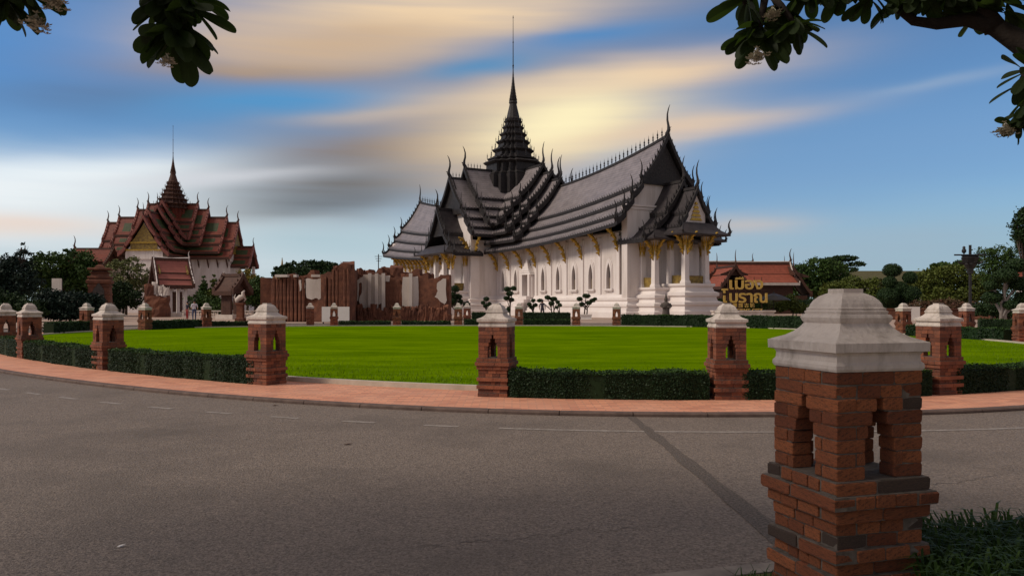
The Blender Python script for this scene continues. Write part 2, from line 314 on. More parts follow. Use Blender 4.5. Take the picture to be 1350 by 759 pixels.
# pavement beyond the road
big = []
for p in OUT:
    v = (p - Vector((0, 33))); v.normalize(); big.append(p + v * 130)
ring_sheet('plaza', [p + (Vector((0, 33)) - p).normalized() * -.16 for p in OUT], big, -.004, M['plaza'], kind='structure')
def kerb_line(name, P, w, h, ztop, zbot, step, mat, inward, **k):
    root = MB(); root.add([(p.x, p.y, zbot - .02) for p in P] + [(q.x, q.y, zbot - .02) for q in offset(P, inward * w)], [(i, (i + 1) % len(P), len(P) + (i + 1) % len(P), len(P) + i) for i in range(len(P))])
    base = root.build(name, mat, **k)
    L = [0]; n = len(P)
    for i in range(n): L.append(L[-1] + (P[(i + 1) % n] - P[i]).length)
    Q = offset(P, inward * w); tot = L[-1]; cnt = int(tot / step)
    def pos(s):
        s %= tot; i = max(j for j in range(n) if L[j] <= s); t = (s - L[i]) / (L[i + 1] - L[i] + 1e-9)
        return P[i].lerp(P[(i + 1) % n], t), Q[i].lerp(Q[(i + 1) % n], t)
    far = MB()
    for c in range(cnt):
        s0 = c * tot / cnt + .006; s1 = (c + 1) * tot / cnt - .006; mb = MB()
        rings = []
        for q in range(4):
            a, b = pos(s0 + (s1 - s0) * q / 3); e = (b - a).normalized() * .018; jz = 0
            rings.append([(a.x, a.y, zbot), (a.x, a.y, ztop - .02), (a.x + e.x, a.y + e.y, ztop), (b.x, b.y, ztop), (b.x, b.y, zbot)])
        A, _ = pos((s0 + s1) / 2)
        near = A.y < 26 and abs(A.x) < .8 * A.y + 2
        (mb if near else far).loft(rings)
        if near: mb.build('kerb_stone', mat, base)
    far.build('far_kerb_stones', mat, base, kind='stuff')
    return base
kerb_line('footpath_kerb', PATH, .16, .1, .004, -.06, 1.0, M['kerb_dark'], -1, kind='structure')
kerb_line('road_kerb', OUT, .16, .1, .012, -.06, 1.1, M['kerb'], 1, kind='structure')
# painted line: dashes, then one long stroke
LINE = offset(RING, 2.95); LW = offset(RING, 3.05)
def line_seg(s, e, name='road_dash'):                    # indices (float) along RING
    mb = MB(); m = max(2, int((e - s) * 1.5) + 2); a = []; b = []
    for i in range(m):
        t = s + (e - s) * i / (m - 1); k = int(math.floor(t)); f = t - k; n = len(LINE)
        a.append(LINE[k % n].lerp(LINE[(k + 1) % n], f)); b.append(LW[k % n].lerp(LW[(k + 1) % n], f))
    mb.add([(p.x, p.y, -.046) for p in a] + [(p.x, p.y, -.046) for p in b], [(i, i + 1, m + i + 1, m + i) for i in range(m - 1)])
    mb.build(name, M['road_paint'], road)
arc = [0]
for i in range(len(LINE)): arc.append(arc[-1] + (LINE[(i + 1) % len(LINE)] - LINE[i]).length)
def idx(x):                                              # fractional index where the near run of the line crosses x
    for i in range(0, 80):
        a, b = LINE[i].x, LINE[i + 1].x
        if (a - x) * (b - x) <= 0: return i + (x - a) / (b - a)
    return 0
x = -.9
for k in range(12):
    line_seg(idx(x + .24), idx(x - .2)); x -= 1.1 - .02 * k
line_seg(idx(6.8), idx(-.15), 'road_line')
line_seg(len(LINE) - 30, len(LINE) + idx(6.8), 'road_line')
pt = MB(); cur = []
for i in range(26):
    y = 11.6 - i * .285; cx = 1.60 + .0075 * i + .012 * random.random(); w = .035 + .035 * random.random() + .0018 * i
    cur.append((cx - w, cx + w, y))
pt.add([(a, y, -.0455) for a, b, y in cur] + [(b, y, -.0455) for a, b, y in cur], [(i, i + 1, 26 + i + 1, 26 + i) for i in range(25)])
pt.build('road_patch', M['asphalt_patch'], road)
def crack(x0, y0, x1, y1, n=40, w=.007):
    mb = MB(); r = random.Random(int(x0 * 50 + y0 * 9)); vs = []; o = 0
    for i in range(n + 1):
        t = i / n; o = o * .8 + r.uniform(-.05, .05); ww = w * r.uniform(.3, 1.5); x = x0 + (x1 - x0) * t; y = y0 + (y1 - y0) * t + o; vs += [(x, y - ww, -.0465), (x, y + ww, -.0465)]
    mb.add(vs, [(2 * i, 2 * i + 2, 2 * i + 3, 2 * i + 1) for i in range(n)]); mb.build('road_crack', M['asphalt_patch'], road)
crack(-.6, 5.15, 1.1, 5.6, 40, .0035); crack(2.3, 6.2, 4.4, 7.3, 40, .004)

# ------------------------------------------------------------------ brick pillars with white caps
CAPP = [(.262, 0), (.268, .012), (.268, .03), (.256, .045), (.254, .075), (.262, .088), (.285, .094), (.287, .137), (.262, .147), (.222, .162), (.19, .182), (.165, .206), (.150, .228), (.158, .240), (.164, .256), (.158, .270), (.146, .274), (.149, .287), (.140, .293), (.142, .303), (.131, .309), (.127, .325), (.115, .345), (.096, .364), (.072, .377), (.062, .381), (.062, .402)]
CH_ = .065; NC = 18
OFFS = [0, 0, 0, 0, 0, 0, 0, 0, .026, .05, .026, .004, 0, .026, .0, .028, .004, .012]; OPEN = {2: .035, 3: .085, 4: .14, 5: .17, 6: .175, 7: .175}; WT = .112
def brick_layout():
    rr = random.Random(3); out = []; g = .006
    for c in range(NC):
        z = (NC - 1 - c + .5) * CH_; hw = .25 + OFFS[c]; h = CH_ - g
        if c in OPEN:
            o = OPEN[c] / 2; L = hw - o; mid = (hw + o) / 2; e = L - WT - g
            for sx in (-1, 1):
                for sy in (-1, 1):
                    if c % 2: out += [((sx * mid, sy * (hw - WT / 2), z), (L, WT, h)), ((sx * (hw - WT / 2), sy * (o + e / 2), z), (WT, e, h))]
                    else: out += [((sx * (hw - WT / 2), sy * mid, z), (WT, L, h)), ((sx * (o + e / 2), sy * (hw - WT / 2), z), (e, WT, h))]
        else:
            dep = .115
            for ax in (0, 1):
                full = (ax == c % 2); span = hw if full else hw - dep - g
                n = 3 if (c + ax) % 3 == 0 else 2
                cuts = [-span] + sorted(-span + 2 * span * (i + rr.uniform(-.16, .16)) / n for i in range(1, n)) + [span]
                for s in (-1, 1):
                    for a, b in zip(cuts[:-1], cuts[1:]):
                        m = (a + b) / 2; l = b - a - g
                        out.append((((m, s * (hw - dep / 2), z), (l, dep, h)) if ax == 0 else ((s * (hw - dep / 2), m, z), (dep, l, h))))
    return out
BL = brick_layout()
core = MB()
for c in range(NC):
    z = (NC - 1 - c + .5) * CH_; hw = .25 + OFFS[c] - .007
    if c in OPEN:
        o = OPEN[c] / 2 + .012; L = hw - o
        for sx in (-1, 1):
            for sy in (-1, 1): core.box((sx * (hw + o) / 2, sy * (hw - WT / 2 + .012), z), (L, WT - .024, CH_)); core.box((sx * (hw - WT / 2 + .012), sy * (hw - WT / 2 + o - .02) * .5, z), (WT - .024, hw - WT - o + .02, CH_))
    else: core.box((0, 0, z), (2 * hw, 2 * hw, CH_))
core_me = core.mesh('mortar_core', M['mortar'])
jm = MB(); rr = random.Random(5)
for c, d in BL: jm.box((c[0] * (1 + rr.uniform(-.006, .010)), c[1] * (1 + rr.uniform(-.006, .010)), c[2]), d, rr.uniform(-.012, .012))
bricks_me = jm.mesh('brickwork', M['brick_joined'])
cp = MB(); cp.rects([(h, z) for h, z in CAPP], 0, 0, 0, 0); cap_me = cp.mesh('cap', M['cap'])
def soft_brick(seed):                                    # unit brick with worn, chamfered edges
    r = random.Random(seed); k = [.44 + r.uniform(-.015, .015) for _ in range(4)]; mb = MB(); b = .5
    def rg(a, z): return [(x * (1 + r.uniform(-.035, .02)), y * (1 + r.uniform(-.05, .025)), z + r.uniform(-.045, .04)) for x, y in ((-a + .02, -a), (a - .02, -a), (a, -a + .03), (a, a - .03), (a - .02, a), (-a + .02, a), (-a, a - .03), (-a, -a + .03))]
    mb.loft([rg(.475, -.5), rg(.5, -.38), rg(.5, .38), rg(.475, .5)])
    return mb
SB = [soft_brick(i).mesh('brick', M['brick']) for i in range(6)]; SBK = [soft_brick(i + 9).mesh('brick', M['brick_black']) for i in range(2)]
def pillar(loc, rz, label, scale=.95, near=False, group=None):
    t = thing('brick_pillar', label, 'pillar', loc, rz + (0 if near else int(abs(loc[0] * 37)) % 4 * math.pi / 2), group); t.scale = (scale,) * 3
    link('mortar_core', core_me, t); link('cap', cap_me, t, (0, 0, NC * CH_ - .001), None, (.955, .955, 1.0))
    if near:
        r = random.Random(44)
        for c, d in BL:
            me = r.choice(SBK) if r.random() < .04 else r.choice(SB)
            o = link('brick', me, t); k = 1 + r.uniform(-.008, .014)
            o.location = (c[0] * k, c[1] * k, c[2]); o.scale = (d[0], d[1], d[2] * r.uniform(.95, 1.03)); o.rotation_euler = (r.uniform(-.03, .03), r.uniform(-.03, .03), r.uniform(-.03, .03))
    else: link('brickwork', bricks_me, t, kind='stuff')
    return t
# the one by the near verge: corner towards the lens
_c = Vector((.4038 * 3.81, 3.81)); _u = Vector((math.cos(R(16.3)), math.sin(R(16.3)))); _v = Vector((-_u.y, _u.x))
_ct = _c + _u * .2525 + _v * .2525
pillar((_ct.x, _ct.y, 0), R(16.3), 'large weathered brick pillar with moulded white cap standing in the long grass', 1.0, True)
def ring_normal(x, y):
    i = min(range(len(RING)), key=lambda j: (RING[j] - Vector((x, y))).length); t = RING[(i + 1) % len(RING)] - RING[i - 1]
    return math.atan2(t.y, t.x)
def px_on_ring(px, far=False):
    a = (px - 675) / F; best = []
    n = len(RING)
    for i in range(n):
        p, q = RING[i], RING[(i + 1) % n]; f0 = p.x - a * p.y; f1 = q.x - a * q.y
        if f0 * f1 <= 0: best.append(p.lerp(q, f0 / (f0 - f1 + 1e-12)))
    best.sort(key=lambda p: p.y); return (best[-1] if far else best[0]) if best else None
PL = {}
gn = 'brick pillars round the lawn'
near_labels = {1237: 'white capped brick pillar on the footpath behind the large weathered pillar', 958: 'white capped brick pillar where the long solid road line passes, hedge on both sides',
               655: 'white capped brick pillar at the end of the lawn opening, hedge on one side only', 352: 'white capped brick pillar with two arched openings seen at its corner, beside the lawn opening'}
for px in (1237, 958, 655, 352):
    p = px_on_ring(px); PL[px] = p; pillar((p.x, p.y, 0), ring_normal(p.x, p.y), near_labels[px], .95, False, gn)
for px, lb in ((143, 'white capped brick pillar between two dark hedges on the curving footpath'), (39, 'white capped brick pillar at the bend of the lawn hedge')):
    p = px_on_ring(px); PL[px] = p; pillar((p.x, p.y, 0), ring_normal(p.x, p.y), lb, .95, False, gn)
PL[6] = Vector((-15.3, 24.3)); pillar((-15.3, 24.3, 0), ring_normal(-15.3, 24.3), 'white capped brick pillar past the bend of the lawn hedge', .95, False, gn)
for x, y, lb in [(-22.0, 41.6, 'small white capped pillar beside the low hedge in front of the brick tower'), (-19.9, 43.6, 'small white capped pillar in front of the brick tower gate ruins'),
                 (-18.4, 48.4, 'small white capped pillar near the visitor in the white shirt'), (-11.6, 52.4, 'small white capped pillar in front of the white board by the ruin'),
                 (-13.6, 54.2, 'small white capped pillar before the ribbed brick ruin'), (-7.4, 51.7, 'small white capped pillar before the plaster patches of the ruin'),
                 (-3.45, 51.6, 'small white capped pillar before the tall clipped tree at the palace porch, the lower of a pair'), (-3.15, 56.5, 'small white capped pillar set behind its twin near the palace porch'),
                 (.45, 51.8, 'small white capped pillar before the palace side door'), (4.1, 51.3, 'small white capped pillar next to the planter with the twin stemmed clipped tree'),
                 (6.6, 50.7, 'small white capped pillar at the end of the tall hedge before the palace'), (18.3, 37.6, 'small white capped pillar next to the blank white panel'),
                 (21.6, 38.2, 'small white capped pillar at the foot of the tall lamp post'), (19.3, 30.4, 'white capped pillar at the end of the hedge under the cloud pruned tree')]:
    pillar((x, y, 0), ring_normal(x, y), lb, .95, False, gn)

# ------------------------------------------------------------------ hedges
def hedge(P, h, w, label, dens=900, ls=.015, group='clipped hedges round the lawn', z0=0.0, fol='hedge'):
    P = [Vector((p[0], p[1])) for p in P]; o = P[0]; t = thing('hedge', label, 'hedge', (o.x, o.y, z0), 0, group)
    S = [0]
    for a, b in zip(P[:-1], P[1:]): S.append(S[-1] + (b - a).length)
    mb = MB(); rings = []
    for i, p in enumerate(P):
        d = (P[min(i + 1, len(P) - 1)] - P[max(i - 1, 0)]).normalized(); n = Vector((-d.y, d.x)); q = p - o; k = w / 2 - .035
        rings.append([(q.x + n.x * k, q.y + n.y * k, -.02), (q.x + n.x * k, q.y + n.y * k, h - .05), (q.x + n.x * k * .8, q.y + n.y * k * .8, h - .03), (q.x - n.x * k * .8, q.y - n.y * k * .8, h - .03), (q.x - n.x * k, q.y - n.y * k, h - .05), (q.x - n.x * k, q.y - n.y * k, -.02)])
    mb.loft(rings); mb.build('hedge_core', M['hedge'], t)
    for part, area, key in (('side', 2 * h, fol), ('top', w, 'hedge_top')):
        n = int(dens * S[-1] * area); s = rng.uniform(0, S[-1], n); i = np.clip(np.searchsorted(S, s) - 1, 0, len(P) - 2)
        Sa = np.array(S); Pa = np.array([(p.x - o.x, p.y - o.y) for p in P]); f = ((s - Sa[i]) / (Sa[i + 1] - Sa[i]))[:, None]
        b = Pa[i] * (1 - f) + Pa[i + 1] * f; d = Pa[i + 1] - Pa[i]; d /= np.linalg.norm(d, axis=1, keepdims=True); nn = np.stack([-d[:, 1], d[:, 0]], 1)
        wob = .016 * np.sin(s * 3.1) + .012 * np.sin(s * 7.7 + 1) + .008 * np.sin(s * 17)
        if part == 'side':
            sg = rng.choice([-1, 1], n); off = sg * (w / 2 - .02 + wob + rng.normal(0, .008, n)); z = rng.uniform(.0, h, n); nr = np.concatenate([nn * sg[:, None], np.full((n, 1), .35)], 1)
        else:
            off = rng.uniform(-w / 2, w / 2, n); z = h - .02 + wob + rng.normal(0, .008, n) + rng.exponential(.009, n); nr = np.tile([0, 0, 1.0], (n, 1))
        C = np.concatenate([b + nn * off[:, None], z[:, None]], 1)
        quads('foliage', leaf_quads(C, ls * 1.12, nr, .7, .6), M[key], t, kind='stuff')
    return t
def ring_run(a, b, trim=.36, n=8, off=0.0):              # points along RING between two points
    RO = offset(RING, off) if off else RING
    i = min(range(len(RING)), key=lambda j: (RING[j] - a).length); k = min(range(len(RING)), key=lambda j: (RING[j] - b).length)
    N = len(RING); d = (k - i) % N; step = 1
    if d > N / 2: d = N - d; step = -1
    pts = [RO[(i + step * q) % N] for q in range(d + 1)]
    # resample and trim
    S = [0]
    for p, q in zip(pts[:-1], pts[1:]): S.append(S[-1] + (q - p).length)
    out = []
    for q in range(n + 1):
        s = trim + (S[-1] - 2 * trim) * q / n; j = max(0, min(len(S) - 2, max(m for m in range(len(S)) if S[m] <= s)))
        out.append(pts[j].lerp(pts[j + 1], (s - S[j]) / (S[j + 1] - S[j])))
    return out
hd = 4200
hedge(ring_run(PL[655], PL[958], .25), .42, .5, 'long dark clipped hedge between two white capped pillars along the solid road line', hd)
hedge(ring_run(PL[958], PL[1237], .25), .42, .5, 'dark clipped hedge partly behind the large weathered pillar', hd)
hedge(ring_run(PL[1237], Vector((12.6, 16.5)), .25), .42, .5, 'dark clipped hedge running on past the large weathered pillar and the long grass', hd)
hedge(ring_run(PL[352], PL[143], .25), .47, .5, 'dark clipped hedge beside the lawn opening on the curving footpath', hd)
hedge(ring_run(PL[143], PL[39], .25), .47, .5, 'dark clipped hedge on the bend of the curving footpath', hd)
hedge(ring_run(PL[39], PL[6], .3), .50, .5, 'short dark hedge past the bend of the footpath', 1500)
gf = 'low hedges across the lawn'
def P2(px, d): return Vector(((px - 675) / F * d, d))
far_h = [([P2(64, 38), P2(112, 41.4)], .55, 'low hedge in front of the brick tower, ending at a small white capped pillar'),
         ([P2(192, 44), P2(262, 47.8)], .50, 'low hedge between two small white capped pillars before the small pavilion'),
         ([P2(275, 48.6), P2(345, 50.2)], .35, 'low thin hedge before the little brown gabled shelter'),
         ([P2(447, 51.6), P2(515, 51.6)], .32, 'low hedge at the foot of the ruin next to the white board'),
         ([P2(530, 51.6), P2(594, 51.6)], .32, 'low hedge at the foot of the ruin under its plaster patches'),
         ([P2(612, 51.5), P2(672, 51.5)], .42, 'low hedge at the lawn edge before the palace porch'),
         ([P2(690, 51.6), P2(752, 51.4)], .42, 'low hedge at the lawn edge before the small clipped trees'),
         ([P2(622, 61.5), P2(664, 61.5)], .75, 'taller second hedge behind the lawn edge before the palace porch'),
         ([P2(690, 61.5), P2(752, 61)], .75, 'taller second hedge behind the lawn edge where the dark dressed visitor stands'),
         ([P2(820, 50.6), P2(900, 49.3), P2(980, 47.3), P2(1060, 44.2)], .74, 'long tall dark hedge across the lawn before the palace porch and the gold sign'),
         ([P2(1200, 36), P2(1258, 33.6), P2(1330, 30.8)], .5, 'dark hedge beyond the lawn under the tall lamp post'),
         ([P2(1290, 44), P2(1380, 43)], .6, 'dark hedge beside the cloud pruned tree')]
for pts, h, lb in far_h:
    q = []
    for a, b in zip(pts[:-1], pts[1:]): q += [a.lerp(b, i / 4) for i in range(4)]
    hedge(q + [pts[-1]], h, .55, lb, 380, .045, gf)

# ------------------------------------------------------------------ Thai roofs
def hook_mesh(mat, name='finial'):
    mb = MB(); mb.tube([(-.25, 0, -.1), (-.02, 0, .12), (.16, 0, .42), (.10, 0, .8), (-.02, 0, 1.25), (-.02, 0, 1.75), (.12, 0, 2.2), (.3, 0, 2.5)], [.14, .24, .21, .14, .12, .09, .06, .02], 6, 0, .6)
    mb.add([(.1, -.04, .3), (.52, 0, .62), (.14, .04, .6)], [(0, 1, 2)]); return mb.mesh(name, mat)
HOOK = {'dark': hook_mesh(M['carved_dark']), 'red': hook_mesh(M['wood_dark']), 'gold': hook_mesh(M['gold']), 'white': hook_mesh(M['white_trim'])}
def hook(name, parent, p, d, h, key, up=1.0):
    m = Matrix.Translation(p) @ Matrix.Rotation(math.atan2(d[1], d[0]), 4, 'Z') @ Matrix.Diagonal((h / 2.5 * 1.0, h / 2.5, h / 2.5 * up, 1))
    return link(name, HOOK[key], parent, mat=m)
def spike_mesh(mat):
    mb = MB(); mb.lathe([(.09, 0), (.04, .15), (.09, .3), (.05, .45), (.10, .55), (.03, .75), (.005, 1.1)], 5); return mb.mesh('ridge_spike', mat)
SPK = spike_mesh(M['carved_dark']); SPKR = spike_mesh(M['wood_dark'])
def tier(par, dv, s0, s1, prof, dz=0.0, flare=lambda s, z: 0.0, mats=('roof_grey', 'roof_dark', 'carved_dark'), hk='dark', chofa=2.4, hang=1.3, n=14, pattern=None, spikes=None, verge=True, teeth=True, th=.14, fin=.34):
    """one telescoping gable roof along dv from s0 to s1; prof is a list of bands ((w0,z0),(w1,z1))"""
    sv = (-dv[1], dv[0])
    def P(s, w, z): zz = z + dz + flare(s, z); return (dv[0] * s + sv[0] * w, dv[1] * s + sv[1] * w, zz)
    root = MB(); K = 4
    ss = [s0 + (s1 - s0) * i / n for i in range(n + 1)]
    zr = prof[0][0][1]
    root.loft([[P(s, -.16, zr - .12), P(s, .16, zr - .12), P(s, .12, zr + .16), P(s, -.12, zr + .16)] for s in ss])
    ro = root.build('roof_tier', M[mats[1]], par)
    for (w0, z0), (w1, z1) in prof:                      # eave boards under each band
        for sg in (-1, 1): eb = MB(); eb.loft([[P(s, sg * (w1 - .10), z1 - .40), P(s, sg * (w1 + .02), z1 - .38), P(s, sg * (w1 + .02), z1 - .03), P(s, sg * (w1 - .14), z1 + .0)] for s in ss]); eb.build('eave_board', M[mats[1]], ro)
    for bi, ((w0, z0), (w1, z1)) in enumerate(prof):
        for sg in (-1, 1):
            mb = MB(); top = []; 
            for s in ss:
                row = []
                for k in range(K + 1):
                    t = k / K; w = w0 + (w1 - w0) * t; z = z0 + (z1 - z0) * t - .16 * (z0 - z1) * math.sin(math.pi * t) * .6
                    row.append((s, w, z))
                top.append(row)
            vs = [P(s, sg * w, z) for r in top for s, w, z in r] + [P(s, sg * w, z - th) for r in top for s, w, z in r]; m = (n + 1) * (K + 1); fs = []; mi = []
            for i in range(n):
                for k in range(K):
                    a = i * (K + 1) + k; b = a + K + 1
                    g_ = pattern and 1 <= k + (0 if bi else 0) < K - 0 and i < n - max(1, n // 6)
                    if pattern: g_ = (k in pattern[0]) and i < n - max(1, int(n * .14))
                    fs.append((a, a + 1, b + 1, b)); mi.append(1 if g_ else 0); fs.append((m + a, m + b, m + b + 1, m + a + 1)); mi.append(2 if pattern else 1)
            for i in range(n): a = i * (K + 1) + K; fs.append((a, a + K + 1, m + a + K + 1, m + a)); mi.append(2 if pattern else 1)
            for i in (0, n):
                for k in range(K): a = i * (K + 1) + k; fs.append((a, a + 1, m + a + 1, m + a)); mi.append(2 if pattern else 1)
            mb.v = vs; mb.f = fs; mb.m = mi
            o = mb.build('roof_band', [M[mats[0]], M[pattern[1]], M[mats[1]]] if pattern else [M[mats[0]], M[mats[1]]], ro)
            if teeth:                                    # tile ends along the eave
                tb = MB(); cnt = int((s1 - s0) / .42)
                for q in range(cnt):
                    s = s0 + (q + .5) * (s1 - s0) / cnt; p = P(s, sg * (w1 + .0), z1)
                    a, b, c_ = P(s - .13, sg * (w1 + .05), z1 - .10), P(s + .13, sg * (w1 + .05), z1 - .10), P(s, sg * (w1 + .02), z1 + .26)
                    e = P(s, sg * (w1 - .10), z1 - .02); tb.add([a, b, c_, e], [(0, 1, 2), (0, 2, 3), (1, 3, 2)])
                tb.build('eave_tiles', M[mats[0]], ro, kind='stuff')
    if verge:
        vb = MB()
        for (w0, z0), (w1, z1) in prof:
            for sg in (-1, 1):
                rings = []; pts = []
                for k in range(7):
                    t = k / 6; w = w0 + (w1 - w0) * t; z = z0 + (z1 - z0) * t - .1 * (z0 - z1) * math.sin(math.pi * t)
                    pts.append((w, z)); rings.append([P(s1 - .08, sg * w, z - .32), P(s1 + .26, sg * w, z - .32), P(s1 + .26, sg * w, z + .26), P(s1 - .08, sg * w, z + .26)])
                vb.loft(rings)
                m = max(2, int(math.hypot(w1 - w0, z1 - z0) / .5))
                for k in range(m):
                    t = (k + .5) / m; w = w0 + (w1 - w0) * t; z = z0 + (z1 - z0) * t - .1 * (z0 - z1) * math.sin(math.pi * t)
                    vb.add([P(s1, sg * (w - .14), z + .12), P(s1 + .14, sg * (w - .14), z + .12), P(s1 + .07, sg * (w + .16), z - .04), P(s1 + .07, sg * (w + .16), z + .28 + fin)], [(0, 1, 3), (1, 2, 3), (2, 0, 3)])
        vb.build('verge_board', M[mats[2]], ro)
        hook('roof_finial', par, P(s1 + .05, 0, zr + .1), dv, chofa, hk)
        for (w0, z0), (w1, z1) in prof:
            for sg in (-1, 1):
                q = P(s1 + .09, sg * (w1 - .05), z1 + .05); hook('eave_finial', par, q, (sv[0] * sg, sv[1] * sg), hang, hk, 1.0)
    if spikes:
        a, b, cnt, hgt, me = spikes
        for q in range(cnt):
            s = a + (b - a) * q / max(1, cnt - 1); link('ridge_spike', me, ro, P(s, 0, zr + .12), None, hgt)
    return P
def gable(par, dv, s, half, z_eave, z_top, mat, name='gable', d=.25, zb=0.0, fn=None):
    sv = (-dv[1], dv[0]); mb = MB()
    mb.prism([(-half, zb), (half, zb), (half, z_eave), (half * .66, z_eave + (z_top - z_eave) * .27), (0, z_top), (-half * .66, z_eave + (z_top - z_eave) * .27), (-half, z_eave)], lambda a, b, q: (dv[0] * (s + q) + sv[0] * a, dv[1] * (s + q) + sv[1] * a, b), -d, 0)
    return mb.build(name, mat, par)
def redent(r, z, rot=0.0):
    q = [(1, -.42), (1, .42), (.84, .42), (.84, .62), (.62, .62), (.62, .84), (.42, .84), (.42, 1)]
    pts = []
    for k in range(4):
        c, s = round(math.cos(k * math.pi / 2)), round(math.sin(k * math.pi / 2))
        for x, y in q[1:]: pts.append((r * (x * c - y * s), r * (x * s + y * c), z))
    return pts
def spire(par, z0, k, mat, spk, kr=1.0):
    """stepped crown: z0 is the foot of the lowest step, k scales the whole"""
    lv = [(3.0, 0, 1.55), (2.45, 1.5, 1.35), (2.0, 2.8, 1.25), (1.62, 4.0, 1.15), (1.3, 5.1, 1.05), (1.08, 6.1, .9)]
    for r, z, h in lv:
        mb = MB(); r2 = r * k * kr
        mb.loft([redent(r2 * a, z0 + (z + h * b) * k) for a, b in ((1.02, 0), (1.02, .12), (.93, .2), (.9, .5), (.96, .62), (1.04, .74), (1.04, .86), (.9, .92), (.76, 1.06))])
        t = mb.build('spire_step', mat, par)
        for q in range(4):
            c, s = math.cos(q * math.pi / 2), math.sin(q * math.pi / 2)
            for lx, ly, sc in ((1.08, 0, .8), (1.05, .42, .6), (1.05, -.42, .6), (.72, .72, .6)):
                link('step_horn', spk, t, (r2 * (lx * c - ly * s), r2 * (lx * s + ly * c), z0 + (z + h * .86) * k), None, sc * k * (.7 + r / 5))
    mb = MB(); z = z0 + 6.9 * k
    mb.lathe([(a_ * kr, b_) for a_, b_ in [(1.0 * k, z), (1.05 * k, z + .3 * k), (.86 * k, z + .5 * k), (.72 * k, z + 1.2 * k), (.55 * k, z + 2.0 * k), (.46 * k, z + 2.5 * k), (.55 * k, z + 2.65 * k), (.52 * k, z + 2.95 * k), (.36 * k, z + 3.05 * k)]], 12); mb.build('spire_bell', mat, par)
    mb = MB(); pr = []; z = z0 + 9.9 * k
    for i in range(22):
        t = i / 21; r = (.5 * (1 - t) ** 1.6 + .07) * k * kr; pr += [(r * .84, z + t * 4.6 * k), (r, z + (t + .02) * 4.6 * k)]
    pr += [(.10 * k, z + 5.0 * k), (.13 * k, z + 5.15 * k), (.07 * k, z + 5.3 * k), (.06 * k, z + 8.4 * k), (.10 * k, z + 8.55 * k), (.05 * k, z + 8.7 * k), (.035 * k, z + 12.0 * k), (.08 * k, z + 12.1 * k), (.01 * k, z + 12.5 * k)]
    mb.lathe(pr, 8); mb.build('spire_needle', mat, par)

# ------------------------------------------------------------------ the palace
PX, PY = .15, 108.6
pal = thing('palace', 'large white palace with tiered dark grey roofs, tall stepped spire and gold eave brackets', 'palace', (PX, PY, 0), R(-60))
AX = [(1, 0), (0, -1), (-1, 0), (0, 1)]
PROF = [((0, 15.6), (3.4, 11.55)), ((3.2, 11.3), (4.6, 10.2)), ((4.4, 9.95), (5.6, 9.0)), ((5.4, 8.75), (6.6, 8.0))]
def flare(s, z): f = max(0, (s - 6) / 25); return f ** 2.0 * (1.35 + 1.4 * max(0, min(1, (z - 8) / 7.6)))
noflare = lambda s, z: 0.0
for di, dv in enumerate(AX):
    if di in (0, 2):
        tier(pal, dv, 3, 31.2, PROF, 0, flare, n=26, chofa=3.0, hang=2.1, spikes=(12.8, 30.4, 26, 1.0, SPK))
        for s1, dz in ((11.5, 1.1), (9.5, 2.2), (7.5, 3.4)): tier(pal, dv, 1.5, s1, PROF, dz, noflare, n=8, chofa=2.8, hang=1.8)
    else:
        for s1, dz in ((9.4, 2.0), (7.2, 3.4)): tier(pal, dv, 1.5, s1, PROF, dz, noflare, n=8, chofa=2.8, hang=1.8, spikes=(s1 - 2.2, s1 - .4, 5, .7, SPK) if di == 1 else None)
mb = MB(); mb.loft([redent(3.9, z) for z in (13, 18.4)]); mb.build('spire_drum', M['roof_dark'], pal)
mb = MB(); mb.loft([redent(r, z) for r, z in ((3.6, 18.3), (3.7, 18.6), (3.3, 18.9), (3.3, 19.9), (3.8, 20.2), (3.5, 20.4))]); mb.build('spire_base', M['carved_dark'], pal)
spire(pal, 19.6, 1.0 * (40.3 - 19.6) / 22.4, M['carved_dark'], SPK, 1.12)

PLN = [(1.25, 0), (1.25, .55), (1.05, .62), (1.0, .95), (.72, 1.0), (.85, 1.12), (.85, 1.3), (.55, 1.38), (.42, 1.66), (.55, 1.76), (.55, 1.94), (.25, 2.02), (.12, 2.3), (.12, 2.34)]
def plinth(x0, x1, y0, y1, k=1.0, ko=1.0):
    mb = MB(); mb.rects([(o * ko, z * k) for o, z in PLN], x0, x1, y0, y1); return mb.build('plinth', M['white_trim'], pal)
plinth(-30.7, 30.7, -4.6, 4.6); plinth(-4.0, 4.0, -8.3, 8.3, 1.012)
mb = MB(); mb.box((0, 0, 5.4), (61.4, 8.5, 6.8)); mb.build('wall', M['white_wall'], pal)
mb = MB(); mb.box((0, 0, 5.7), (8.0, 16.6, 7.4)); mb.build('wall', M['white_wall'], pal)
